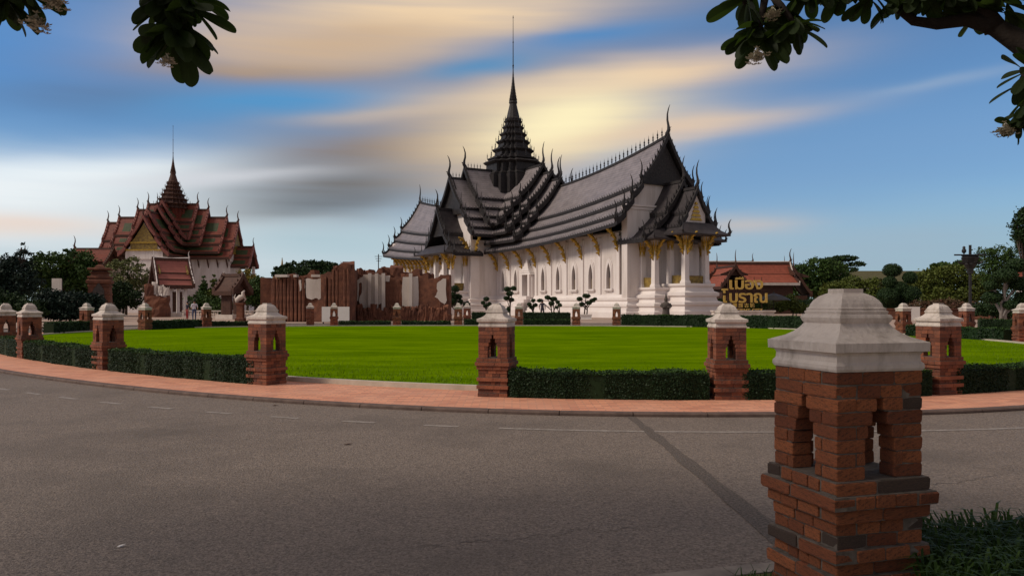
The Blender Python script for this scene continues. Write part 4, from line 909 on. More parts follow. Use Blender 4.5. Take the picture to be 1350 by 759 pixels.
for px, w in ((375, 16), (393, 4), (420, 12)): mb = MB(); mb.box((RX(px, 64), 63.4 - oy, zt_(364, 64)), (w / F * 64, .7, .2)); mb.build('ledge', M['plaster'], ru)
# rubble skirt
mb = MB()
for i in range(40): px = 474 + i * 3; h = .5 + rr.random() * .9; rough_box(mb, (RX(px, 67.5), 67.6 - oy, h / 2), (.5, .9, h), 0, rr, .2, 2)
mb.build('rubble', M['ruin_brick'], ru, kind='stuff')
am = thing('antenna_mast', 'thin antenna mast rising above the ruined brick hall', 'antenna', (at(499, 73)[0], 73, 0)); mb = MB(); mb.tube([(0, 0, 0), (0, 0, zat(335, 73))], .045, 5); mb.build('mast', M['metal_dark'], am)
mb = MB()
for k in range(3): mb.box((0, 0, zat(338 + 3 * k, 73)), (.7 - .15 * k, .04, .04))
mb.build('cross_bar', M['metal_dark'], am)
# far stupa tip
sp = thing('stupa', 'far slender stupa tip beyond the ribbed brick ruin', 'stupa', at(372, 190)); mb = MB(); z = zat(354, 190); mb.lathe([(2.6, 0), (2.6, z * .7), (2.0, z * .8), (1.3, z * .92), (.6, z), (.5, z + .4), (.25, z + .9), (.06, z + 2.6)], 14); mb.build('stupa_body', M['gold_paint'], sp, True)

# ------------------------------------------------------------------ sign with gold letters
d = 74; sg = thing('letter_sign', 'gold letters of the place name standing on a pale planter before the terracotta house', 'sign', at(977, d))
mb = MB(); mb.rects([(.08, 0), (.08, .1), (0, .14), (0, .62), (.1, .68), (.1, .8)], -2.6, 2.9, -.5, .5); mb.build('planter', M['plaster'], sg)
def letter(body, x, z, size, depth=.05, sx=1.0):
    c = bpy.data.curves.new('letter', 'FONT'); c.body = body; c.size = size; c.extrude = depth; c.bevel_depth = 0; c.offset = .018 * size; c.resolution_u = 3
    o = bpy.data.objects.new('tmp', c); COL.objects.link(o); dg = bpy.context.evaluated_depsgraph_get(); me = bpy.data.meshes.new_from_object(o.evaluated_get(dg)); bpy.data.objects.remove(o); me.name = 'letter'
    me.materials.clear(); me.materials.append(M['gold_letter'])
    l = link('letter', me, sg, mat=Matrix.Translation((x, -.25, z)) @ Matrix.Rotation(R(90), 4, 'X') @ Matrix.Diagonal((sx, 1, 1, 1)))
    return max(v.co.x for v in me.vertices) * sx
x = -1.25
for ch in ('เ', 'มื', 'อ', 'ง'): x += letter(ch, x, zat(381, d), 1.45, .06, 1.15) + .02
x = -1.85
for ch in ('โ', 'บ', 'ร', 'า', 'ณ'): x += letter(ch, x, zat(398.5, d), 1.5, .06, 1.05) + .04
x = -.85
for ch in '暹羅古城': x += letter(ch, x, zat(404.6, d), .42) + .12
x = -1.15
for ch in 'ANCIENT CITY':
    x += (.14 if ch == ' ' else letter(ch, x, zat(411, d), .42) + .03)
fr = MB()
for xx in (-1.2, -.4, .4, 1.2, 1.9): fr.tube([(xx, 0, .7), (xx, 0, zat(365, d))], .035, 5)
for z in (zat(411.5, d), zat(399, d), zat(382, d)): fr.tube([(-1.8, -.1, z), (2.3, -.1, z)], .03, 5)
fr.build('letter_frame', M['wood_dark'], sg)

# ------------------------------------------------------------------ panels, lamp post, umbrella, low walls
def board(label, px, d, w, z0, z1, name='notice_board', cat='board', mat='board_white'):
    t = thing(name, label, cat, at(px, d)); mb = MB(); mb.box((0, 0, (z0 + z1) / 2), (w, .08, z1 - z0)); mb.build('panel', M[mat], t); f = MB()
    for s in (-1, 1): f.box((s * (w / 2 - .08), .08, z1 / 2), (.08, .08, z1))
    f.build('posts', M['metal_dark'], t); return t
board('wide blank white board at the foot of the ribbed brick ruin', 442.5, 57, 1.95, .15, 1.22)
board('blank white panel beside the small pillar under the clipped tree', 1205, 60, .85, .2, 1.2)
board('pale notice panel high among the dark left trees', 75, 66, .8, zat(384, 66), zat(367, 66), mat='plaster')
d = 47; lp = thing('lamp_post', 'tall dark lamp post with cross bar and funnel shaped basket', 'lamp post', at(1279, d)); mb = MB(); zt = zat(323, d); mb.lathe([(.22, 0), (.22, .12), (.12, .2), (.085, .9), (.075, zt - .02), (.09, zt)], 10); mb.build('pole', M['metal_dark'], lp)
mb = MB(); mb.box((0, 0, zat(336, d)), (1.85, .08, .08)); mb.build('cross_bar', M['metal_dark'], lp)
mb = MB(); zz = zat(337, d)
mb.lathe([(.16, zz - 1.05), (.2, zz - .75), (.36, zz - .5), (.34, zz - .45), (.5, zz - .12), (.42, zz - .05), (.5, zz), (.3, zz + .02)], 8)
for k in range(8): a = k * math.pi / 4; mb.tube([(.34 * math.cos(a), .34 * math.sin(a), zz - .45), (.6 * math.cos(a), .6 * math.sin(a), zz - .4), (.68 * math.cos(a), .68 * math.sin(a), zz - .28)], [.06, .04, .01], 4)
mb.build('basket', M['metal_dark'], lp); mb = MB(); mb.lathe([(.03, zz), (.03, zz + .12), (.12, zz + .2), (.13, zz + .32), (.07, zz + .42), (.09, zz + .5), (.02, zz + .56)], 8, (-.36, 0, 0)); mb.build('lamp_head', M['metal_dark'], lp, True)
ub = thing('umbrella', 'dark market umbrella open beside the gold sign', 'umbrella', at(1020, 80)); mb = MB(); mb.lathe([(1.7, 1.75), (1.6, 1.85), (.9, 2.2), (.1, 2.45), (.04, 2.6)], 8); mb.build('canopy', M['metal_dark'], ub); mb = MB(); mb.lathe([(.3, 0), (.3, .1), (.04, .14), (.04, 2.4)], 8); mb.build('pole', M['metal_dark'], ub)
lw = thing('low_wall', 'low red brick wall beyond the lawn at the edge of the trees', 'wall', at(1190, 72)); mb = MB(); mb.rects([(.05, 0), (.05, .2), (0, .25), (0, .85), (.06, .9), (.06, 1.0)], -4.5, 14, -.2, .2); mb.build('wall_body', M['ruin_brick'], lw)
bl = thing('balustrade', 'low pale balustrade before the shrubs near the brown shelter', 'railing', at(300, 80)); mb = MB(); mb.box((0, 0, .68), (9, .2, .12)); mb.box((0, 0, .1), (9, .3, .2)); mb.build('rail', M['plaster'], bl)
for i in range(24): mb2 = MB(); mb2.lathe([(.06, .2), (.1, .35), (.05, .5), (.07, .62)], 6, (-4.4 + i * .38, 0, 0)); mb2.build('baluster', M['plaster'], bl)
# corner of a gilded pavilion at the right
d = 58; gp = simple_house('pavilion', 'red roofed pavilion with gilded verge at the edge of the right trees', 'pavilion', at(1392, d), R(90), 2.2, 1.8, zat(318, d), [((0, zat(318, d)), (1.2, zat(350, d))), ((1.15, zat(351, d)), (2.1, zat(366, d)))], ('roof_red', 'wood_dark', 'gold'), 'gold', 'plaster', zat(366, d), 1.6, 1.2, .6, 'gold_paint', None, True)

# ------------------------------------------------------------------ trees
def crown_points(lobes, n, clump):
    C = []; tot = sum(l[3] * l[4] * l[5] for l in lobes)
    for (x, y, z, a, b, c) in lobes:
        m = max(3, int(n * (a * b * c) / tot / clump))
        u = rng.normal(size=(m, 3)); u /= np.linalg.norm(u, axis=1, keepdims=True); r = rng.uniform(.45, 1.08, m)[:, None] ** .6
        cc = u * r * np.array([a, b, c]) + np.array([x, y, z]); k = .22 * min(a, b, c) ** .6
        C.append((cc[:, None, :] + rng.normal(size=(m, clump, 3)) * k * np.array([1, 1, .6])).reshape(-1, 3))
    return np.concatenate(C)
def tree(px, d, lobes_px, label, mat, n=2600, ls=.16, name='tree', trunk_r=.2, bark='bark', group='trees around the lawn', clump=16, cat='tree'):
    """lobes_px: (px, py, rx, ry) of foliage masses as seen; each gets its own real depth"""
    x0, y0, _ = at(px, d); t = thing(name, label, cat, (x0, y0, 0), 0, group); lobes = []
    r = random.Random(int(px * 7 + d))
    for (lx, ly, rx, ry) in lobes_px:
        k = d / F; a = rx * k; c = ry * k; dep = r.uniform(-.4, .5) * a
        lobes.append(((lx - 675) * k - x0, dep, zat(ly, d), a, max(a, c) * .9, c))
    quads('crown', leaf_quads(crown_points(lobes, int(n * 2.3), clump), ls * 1.25), M[mat], t, kind='stuff')
    mb = MB(); zc = max(.6, min(l[2] for l in lobes)); top = max(lobes, key=lambda l: l[2])
    mb.tube([(0, 0, -.05), (.05, .02, zc * .4), (r.uniform(-.15, .15), 0, zc * .8), (top[0] * .6, top[1] * .5, top[2])], [trunk_r * 1.3, trunk_r, trunk_r * .8, trunk_r * .25], 7)
    mb.build('trunk', M[bark], t, True)
    for l in lobes:
        mb = MB(); s = Vector((.02, 0, zc * .55)); e = Vector((l[0], l[1], l[2])); mid = s.lerp(e, .5) + Vector((0, 0, .15 * (e - s).length * .5)); mb.tube([s, mid, e + Vector((0, 0, l[5] * .3))], [trunk_r * .55, trunk_r * .35, trunk_r * .08], 5); mb.build('limb', M[bark], t, True)
        for q in range(4):
            e2 = e + Vector((r.uniform(-1, 1) * l[3], r.uniform(-1, 1) * l[4], r.uniform(-.6, .9) * l[5])) * .8; mb = MB(); mb.tube([mid, mid.lerp(e2, .6) + Vector((0, 0, .1)), e2], [trunk_r * .25, trunk_r * .14, trunk_r * .04], 4); mb.build('limb', M[bark], t)
    return t
T = tree
T(20, 74, [(14, 362, 24, 24), (-8, 375, 24, 34), (36, 372, 16, 20), (30, 340, 11, 12), (34, 326, 5, 8), (8, 395, 26, 18)], 'tall dark tree with a bare pointed top sprig behind the leftmost pillars', 'leaf_blue', 5200, .13, trunk_r=.25)
T(82, 86, [(70, 352, 24, 18), (98, 345, 22, 16), (116, 360, 17, 20), (84, 370, 36, 18), (60, 372, 16, 18), (108, 378, 24, 16)], 'broad green tree between the pointed dark tree and the brick tower', 'leaf_mid', 6500, .15, trunk_r=.28)
T(92, 64, [(70, 398, 22, 15), (98, 400, 28, 15), (120, 402, 14, 14), (84, 412, 34, 9)], 'dark rounded shrub mass under the pale notice panel', 'leaf_blue', 4600, .10, 'shrub', .1, cat='shrub')
T(20, 62, [(10, 404, 22, 15), (38, 408, 20, 12), (-12, 400, 18, 20)], 'dark shrub mass behind the leftmost pillars', 'leaf_dark', 3600, .10, 'shrub', .1, cat='shrub')
T(166, 98, [(156, 356, 14, 12), (174, 350, 13, 10), (186, 362, 12, 14), (163, 372, 18, 12), (184, 378, 9, 12)], 'loose pale leaved tree before the throne hall gable', 'leaf_pale', 1500, .13, trunk_r=.14)
T(162, 92, [(158, 384, 16, 13), (172, 394, 18, 12), (150, 396, 12, 14)], 'dark round shrub beside the brick tower', 'leaf_dark', 2600, .11, 'shrub', .1, cat='shrub')
for px, lb in ((268, 'thin pointed conifer nearest the pink roofed pavilion'), (282, 'broader pointed conifer between the pavilion and the brown shelter')):
    T(px, 102, [(px, 400, 9, 9), (px, 390, 7, 8), (px, 381, 5, 7), (px, 373, 3, 6), (px, 367, 1.6, 5)], lb, 'leaf_olive' if px > 270 else 'leaf_mid', 1500, .12, 'conifer', .09)
T(262, 95, [(258, 398, 14, 10), (276, 402, 16, 9), (294, 404, 16, 9)], 'low green shrub behind the visitors and the balustrade', 'leaf_mid', 2000, .11, 'shrub', .08, cat='shrub')
T(326, 120, [(322, 368, 12, 12), (334, 376, 13, 12), (318, 384, 10, 12)], 'golden green tree behind the brown shelter at the end of the throne hall', 'leaf_gold', 1900, .15, trunk_r=.16)
T(336, 100, [(330, 388, 15, 14), (346, 392, 14, 16), (342, 378, 12, 12)], 'green tree between the brown shelter and the ribbed ruin', 'leaf_mid', 2600, .13, trunk_r=.16)
T(405, 180, [(378, 354, 18, 6), (400, 351, 24, 7), (425, 351, 22, 7), (440, 355, 18, 7), (405, 360, 45, 8)], 'wide low domed tree far behind the ribbed ruin', 'leaf_dark', 3600, .3, trunk_r=.4)
T(1075, 135, [(1056, 362, 17, 14), (1078, 356, 22, 15), (1100, 360, 20, 15), (1064, 378, 24, 14), (1092, 380, 26, 14), (1045, 352, 7, 6)], 'dense dark green tree beside the terracotta house', 'leaf_mid', 5200, .2, trunk_r=.3)
T(1108, 150, [(1098, 343, 14, 3.5), (1116, 340, 16, 3.5), (1128, 348, 12, 2.6), (1108, 352, 12, 3), (1120, 355, 12, 2.5)], 'flat topped spreading tree rising above the dense trees', 'leaf_dark', 1500, .2, trunk_r=.2, clump=10)
T(1130, 105, [(1100, 384, 20, 13), (1125, 376, 18, 12), (1148, 380, 18, 14), (1120, 392, 34, 12), (1150, 394, 22, 12)], 'yellowish green bushy tree behind the large pillar cap', 'leaf_olive', 5000, .15, trunk_r=.2)
T(1238, 98, [(1215, 374, 17, 14), (1238, 366, 20, 15), (1260, 362, 18, 13), (1282, 372, 18, 14), (1226, 390, 24, 14), (1262, 388, 30, 14), (1290, 386, 14, 14)], 'wide olive green tree behind the tall lamp post', 'leaf_olive', 6500, .15, trunk_r=.25)
T(1252, 125, [(1250, 352, 14, 6), (1268, 350, 14, 6), (1232, 360, 3, 14)], 'darker tree top showing above the olive tree', 'leaf_mid', 1400, .18, trunk_r=.2)
T(1308, 66, [(1300, 342, 14, 14), (1316, 336, 14, 12), (1330, 344, 12, 16), (1306, 360, 16, 14), (1322, 368, 18, 16)], 'twiggy green tree with sky gaps behind the cloud pruned tree', 'leaf_mid', 2700, .085, trunk_r=.14)
T(1350, 56, [(1342, 296, 9, 9), (1350, 284, 8, 10), (1352, 310, 11, 12), (1338, 310, 6, 6), (1362, 320, 14, 18)], 'dark leaning tree top beside the gilded pavilion', 'leaf_dark', 2300, .085, trunk_r=.16)
T(1045, 84, [(1040, 398, 9, 9), (1030, 404, 10, 6), (1052, 406, 10, 6)], 'light green round bush beside the dark umbrella', 'leaf_olive', 1500, .09, 'shrub', .06, cat='shrub')
T(945, 80, [(940, 400, 8, 7), (950, 402, 10, 7), (1000, 403, 9, 6), (990, 405, 9, 5)], 'green bushes growing behind the gold letters', 'leaf_mid', 1900, .09, 'shrub', .06, cat='shrub')
T(1010, 86, [(1003, 400, 10, 6), (1015, 402, 12, 5)], 'grey green bush between the gold sign and the umbrella', 'leaf_pale', 800, .09, 'shrub', .06, cat='shrub')
T(1240, 76, [(1215, 405, 20, 8), (1245, 404, 22, 9), (1275, 406, 18, 8), (1300, 408, 14, 8)], 'reddish shrub border under the olive tree', 'shrub_red', 2600, .09, 'shrub', .06, cat='shrub')
T(1330, 60, [(1300, 408, 16, 9), (1325, 410, 18, 8), (1345, 404, 14, 10)], 'dark shrub border under the cloud pruned tree', 'leaf_dark', 2600, .08, 'shrub', .06, cat='shrub')
T(1120, 90, [(1070, 404, 26, 9), (1110, 405, 28, 9), (1150, 404, 22, 9)], 'dark shrub border behind the large pillar cap', 'leaf_dark', 3000, .1, 'shrub', .06, cat='shrub')
# a distant belt of trees closing the horizon
def belt():
    C = []
    for i in range(260):
        a = -.75 + 1.5 * i / 259; d = 330 + rng.uniform(-30, 30); h = 6.5 + 2.5 * math.sin(i * .9) + rng.uniform(0, 3.0); C.append(np.stack([rng.normal(a * d, 3.4, 34), rng.normal(d, 3, 34), rng.uniform(0, 1, 34) ** .7 * h], 1))
    quads('tree_belt', leaf_quads(np.concatenate(C), .95), M['leaf_dark'], None, kind='stuff', label='distant dark belt of trees along the horizon', category='trees')
belt()
# clipped cloud trees: stems with leaf pads
def cloud_tree(px, d, pads, label, mat='leaf_dark', n=260, ls=.06, stem='bark', pot=None, stems=1, group='clipped trees before the palace', sr=.05):
    x0, y0, _ = at(px, d); t = thing('topiary_tree', label, 'topiary', (x0, y0, 0), 0, group); k = d / F; base = 0
    if pot:
        mb = MB(); mb.rects([(0, 0), (.02, .05), (-.02, .1), (.0, .36), (.05, .4), (.05, .48), (-.03, .48), (-.03, .42)], -.5, .5, -.45, .45); mb.build('planter', M[pot], t); base = .4
    for i, (lx, ly, rx, ry) in enumerate(pads):
        c = Vector(((lx - px) * k, rng.uniform(-.5, .5) * rx * k * 2, zat(ly, d))); a, b = rx * k, ry * k
        m = int(n * max(.5, a * a / .05) ** .5); u = rng.normal(size=(m, 3)); u /= np.linalg.norm(u, axis=1, keepdims=True)
        C = u * np.array([a, a, b]) * rng.uniform(.75, 1.05, (m, 1)) + np.array(c); quads('leaf_pad', leaf_quads(C, ls, u, .6, .7), M[mat], t, kind='stuff')
        cb = MB(); cb.lathe([(a * .2, -b * .7), (a * .72, -b * .35), (a * .8, 0), (a * .6, b * .5), (a * .2, b * .75)], 8, tuple(c)); cb.build('pad_core', M['hedge'], t)
        sx = (i % stems - (stems - 1) / 2) * .22; mb = MB(); mb.tube([(sx, 0, base - .03), (sx + .05, 0, base + (c.z - base) * .45), (c.x * .5 + sx * .5, c.y * .4, base + (c.z - base) * .75), tuple(c)], [sr * 1.2, sr, sr * .8, sr * .45], 6); mb.build('stem', M[stem], t, True)
    return t
C_ = cloud_tree
C_(600, 79, [(600, 381, 6, 5), (597, 389, 6, 4), (604, 391, 5, 4), (593, 400, 7, 5), (607, 398, 4, 4), (615, 401, 5, 4), (598, 396, 5, 4)], 'tall clipped tree with stacked pads before the palace porch')
C_(641, 77, [(641, 394, 4, 3), (637, 399, 3, 2.5), (645, 401, 3, 3), (640, 403, 3, 2.5)], 'small clipped tree before the blank palace wall')
C_(672, 77, [(669, 381, 5, 3.5), (677, 380, 4, 3), (672, 387, 5, 3.5), (668, 393, 4, 3), (674, 395, 4, 3), (670, 408, 3, 4)], 'tall leaning clipped tree before the palace side door')
C_(702, 76.5, [(703, 396, 3, 2.5), (698, 401, 3, 2.5), (706, 402, 3, 2.5), (701, 405, 3.5, 2.5)], 'small clipped tree next to the dark dressed visitor')
C_(728, 76, [(722, 392, 4, 3), (730, 394, 5, 3), (727, 400, 4, 3), (735, 398, 3, 2.5), (712, 396, 4, 2.5)], 'clipped tree with two stems and open pads beside the dark dressed visitor', stems=2)
C_(737, 75.5, [(738, 402, 3, 2.5), (734, 405, 2.6, 2)], 'smallest clipped tree at the palace wall', n=180)
C_(772, 72, [(773, 390, 5.5, 3), (764, 394, 4, 3), (781, 396, 4, 2.5), (767, 401, 4, 3), (776, 399, 4, 2.5), (784, 394, 3, 2)], 'twin stemmed clipped tree in a pale planter before the palace windows', pot='board_white', stems=2)
gr = 'large cloud pruned trees beyond the lawn'
C_(1184, 78, [(1180, 356, 12, 9), (1197, 366, 9, 8), (1172, 372, 9, 8), (1184, 380, 12, 9), (1168, 390, 14, 11), (1196, 388, 15, 12), (1182, 400, 18, 10)], 'large dark clipped tree with ball shaped pads behind the large pillar cap', 'leaf_dark', 700, .07, 'bark_pale', None, 1, gr, .09)
C_(1322, 50, [(1335, 350, 14, 9), (1316, 364, 15, 9), (1340, 374, 14, 9), (1306, 376, 9, 6), (1310, 392, 12, 8), (1346, 392, 12, 9), (1330, 402, 10, 6)], 'cloud pruned tree with pale twisted stems near the gilded pavilion', 'leaf_dark', 800, .06, 'bark_pale', None, 2, gr, .11)

# ------------------------------------------------------------------ visitors
def person(label, px, d, face, top, legs, hgt=1.7, arm=(0, 0), lean=0.0, hairc='hair', skirt=False):
    k = hgt / 1.7; V = []; E = []; Rr = []
    def v(x, y, z, r): V.append((x * k, y * k, z * k)); Rr.append(r * k); return len(V) - 1
    hip = v(0, 0, .92, .14); wa = v(0, -.01, 1.08, .125); ch = v(0, -lean * .5, 1.3, .15); nk = v(0, -lean, 1.46, .065); hd = v(0, -.01 - lean, 1.56, .09); tp = v(0, 0 - lean, 1.66, .085)
    E += [(hip, wa), (wa, ch), (ch, nk), (nk, hd), (hd, tp)]
    for s in (-1, 1):
        a = v(s * .1, 0, .86, .10); b = v(s * .11, -.03, .48, .07); c = v(s * .11, .01, .1, .05); f = v(s * .12, -.13, .04, .045); E += [(hip, a), (a, b), (b, c), (c, f)]
        sh = v(s * .19, -lean, 1.38, .065); el = v(s * .26, .03 - arm[0] * .12 - lean, 1.12, .048); ha = v(s * .25, -.05 - arm[0] * .3, .90 + arm[0] * .2, .035); fi = v(s * .24, -.07 - arm[0] * .36, .80 + arm[0] * .22, .03); E += [(ch, sh), (sh, el), (el, ha), (ha, fi)]
    me = bpy.data.meshes.new('body'); me.from_pydata(V, E, []); o = bpy.data.objects.new('tmp', me); COL.objects.link(o)
    sk = o.modifiers.new('s', 'SKIN'); 
    for i, sv_ in enumerate(me.skin_vertices[0].data): sv_.radius = (Rr[i], Rr[i] * (.8 if i in (0, 1, 2) else 1)); sv_.use_root = (i == 0)
    sb = o.modifiers.new('d', 'SUBSURF'); sb.levels = 1; sb.render_levels = 1
    dg = bpy.context.evaluated_depsgraph_get(); bm_ = bpy.data.meshes.new_from_object(o.evaluated_get(dg)); bpy.data.objects.remove(o); bm_.name = 'body'
    bm_.materials.clear()
    for m in (top, legs, 'skin', hairc, 'hair'): bm_.materials.append(M[m])
    for p in bm_.polygons:
        c = p.center / k; z = c.z; p.use_smooth = True
        if z > 1.60 or (z > 1.5 and c.y > .015 - lean): p.material_index = 3
        elif z > 1.43: p.material_index = 2
        elif z < .07: p.material_index = 4
        elif abs(c.x) > .2 and z < 1.12: p.material_index = 2
        elif z < .95: p.material_index = 1
        else: p.material_index = 0
    x, y, _ = at(px, d); t = thing('person', label, 'person', (x, y, 0), face); link('body', bm_, t)
    mb = MB(); mb.lathe([(.095, 1.56), (.108, 1.62), (.1, 1.69), (.06, 1.735), (.01, 1.75)], 8, (0, .012 - lean, 0)); mb.v = [(a * k, b * k, c * k) for a, b, c in mb.v]; mb.build('hair', M[hairc], t, True)
    return t
person('visitor in dark clothes standing among the small clipped trees', 715, 75, R(170), 'cloth_dark', 'cloth_dark', 1.75)
person('visitor in white shirt near a small white capped pillar', 256, 70, R(30), 'cloth_white', 'cloth_blue', 1.7, (.6, 0), .06)
person('visitor in dark top beside the one in white shirt', 247, 73, R(-40), 'cloth_dark', 'cloth_red', 1.6)
person('visitor in black with pale sleeves before the balustrade', 295, 78, R(160), 'cloth_dark', 'cloth_dark', 1.6)

# ------------------------------------------------------------------ long grass on the verge
vg = MB(); VP = [p for p in OUT if p.y < 9 and p.x > .9 and p.x < 9]; VP.sort(key=lambda p: p.x)
n = len(VP); vg.add([(p.x, p.y - .17, .006) for p in VP] + [(p.x, p.y - 3.2, .006) for p in VP], [(i, i + 1, n + i + 1, n + i) for i in range(n - 1)]); vg.build('verge_soil', M['ground'], kind='structure')
def out_y(x):
    for a, b in zip(VP[:-1], VP[1:]):
        if a.x <= x <= b.x: return a.y + (b.y - a.y) * (x - a.x) / (b.x - a.x + 1e-9)
    return VP[0].y - .3 * (VP[0].x - x) if x < VP[0].x else VP[-1].y
def blades(n, xs, ys, h0, h1, w, name, label):
    Q = []
    for i in range(n):
        x, y = xs(i), ys(i); y = out_y(x) - .2 - y
        if abs(x - _ct.x) < .27 and abs(y - _ct.y) < .27: continue
        a = random.uniform(0, 6.28); hgt = random.uniform(h0, h1); ln = random.uniform(.25, .95) * hgt; ca, sa = math.cos(a), math.sin(a); pw = w * random.uniform(.7, 1.3); px_, py_ = -sa * pw, ca * pw
        pts = [(0, 0), (.18 * ln, .55 * hgt), (.55 * ln, .92 * hgt), (1.05 * ln, .88 * hgt)]; ws = (.8, 1, .75, .06)
        for (r0, z0), (r1, z1), w0, w1 in zip(pts[:-1], pts[1:], ws[:-1], ws[1:]):
            Q.append([(x + ca * r0 - px_ * w0, y + sa * r0 - py_ * w0, z0), (x + ca * r0 + px_ * w0, y + sa * r0 + py_ * w0, z0), (x + ca * r1 + px_ * w1, y + sa * r1 + py_ * w1, z1), (x + ca * r1 - px_ * w1, y + sa * r1 - py_ * w1, z1)])
    quads(name, np.array(Q), M['grass'], None, kind='stuff', label=label, category='grass')
blades(11000, lambda i: random.uniform(1.95, 4.8), lambda i: random.uniform(0, 1.5), .16, .34, .008, 'long_grass', 'dense long dark green grass beside the large weathered pillar')
blades(260, lambda i: random.uniform(1.2, 1.95), lambda i: random.uniform(0, .25), .03, .09, .003, 'grass_tuft', 'short grass tuft between the kerb and the large pillar')
def lawn_grass(n=90000):
    LP = np.array([(p.x, p.y) for p in offset(RING, -.72)]); from mathutils.geometry import intersect_point_line
    y = 12.6 + (rng.uniform(0, 1, n) ** 1.8) * 22; x = rng.uniform(-20, 18, n); inside = np.zeros(n, bool); m = len(LP); j = m - 1
    for i in range(m):
        a, b = LP[i], LP[j]; c = ((a[1] > y) != (b[1] > y)) & (x < (b[0] - a[0]) * (y - a[1]) / (b[1] - a[1] + 1e-12) + a[0]); inside ^= c; j = i
    x, y = x[inside], y[inside]; k = len(x); a = rng.uniform(0, 6.28, k); h = rng.uniform(.02, .05, k); w = rng.uniform(.004, .009, k); l = rng.normal(0, .018, (k, 2)); z0 = np.full(k, .025)
    P0 = np.stack([x - w * np.cos(a), y - w * np.sin(a), z0], 1); P1 = np.stack([x + w * np.cos(a), y + w * np.sin(a), z0], 1); P2 = np.stack([x + l[:, 0] + .2 * w, y + l[:, 1], .05 + h], 1); P3 = np.stack([x + l[:, 0] - .2 * w, y + l[:, 1], .05 + h], 1)
    quads('lawn_grass', np.stack([P0, P1, P2, P3], 1), M['lawn_blade'], None, kind='stuff', label='short mown bright green grass of the round lawn', category='grass')
lawn_grass()
def litter(label, px, py, s, mat, name='fallen_leaf'):
    d = (CH + .1) * F / (py - HZ); mb = MB(); mb.add([(-s, 0, .004), (-.3 * s, .45 * s, .012), (s, .1 * s, .02), (-.2 * s, -.4 * s, .008)], [(0, 3, 2, 1)]); mb.add([(-s, 0, 0), (-.3 * s, .45 * s, .006), (s, .1 * s, .012), (-.2 * s, -.4 * s, .003)], [(0, 1, 2, 3)])
    o = mb.build(name, M[mat], None, loc=at(px, d, -.05)); o['label'] = label; o['category'] = 'leaf'
litter('small brown fallen leaf lying on the asphalt', 459, 592, .05, 'shrub_red'); litter('pale scrap lying on the asphalt near the camera', 160, 731, .03, 'board_white', 'paper_scrap'); litter('tiny dark leaf by the painted dashes', 363, 539, .05, 'shrub_red')

# ------------------------------------------------------------------ frangipani boughs overhead
def leaf_mesh(seed):
    r = random.Random(seed); mb = MB(); rows = []; n = 12; dr = r.uniform(.05, .16); tw = r.uniform(-.3, .3)
    for i in range(n + 1):
        t = 1 - (1 - i / n) ** 1.7; w = .225 * (t * 1.2 + .02) ** .75 * max(0, 1 - t ** 4.2) ** .5; z = -dr * t * t; a = tw * t
        for s in (-1, 0, 1): rows.append((t, s * w * math.cos(a), z + abs(s) * w * .28 + s * w * math.sin(a)))
    fs = [(3 * i + k, 3 * i + k + 1, 3 * i + 4 + k, 3 * i + 3 + k) for i in range(n) for k in (0, 1)]
    mb.add(rows, fs); return mb.mesh('leaf', M['frangipani_leaf'])
LM = [leaf_mesh(i) for i in range(5)]
fm = MB(); r_ = random.Random(4)
for i in range(60):
    c = Vector((r_.gauss(0, .035), r_.gauss(0, .035), r_.gauss(0, .022)))
    for k in range(5):
        a = k * 1.2566 + i; u = Vector((math.cos(a), math.sin(a), .4)); w = Vector((-math.sin(a), math.cos(a), 0)); fm.add([c, c + u * .016 + w * .009, c + u * .028, c + u * .016 - w * .009], [(0, 1, 2, 3)])
for i in range(14): c = Vector((r_.gauss(0, .03), r_.gauss(0, .03), r_.gauss(0, .03))); fm.tube([(0, 0, .08), tuple(c)], .002, 3)
FL = fm.mesh('flower_cluster', M['flower'])
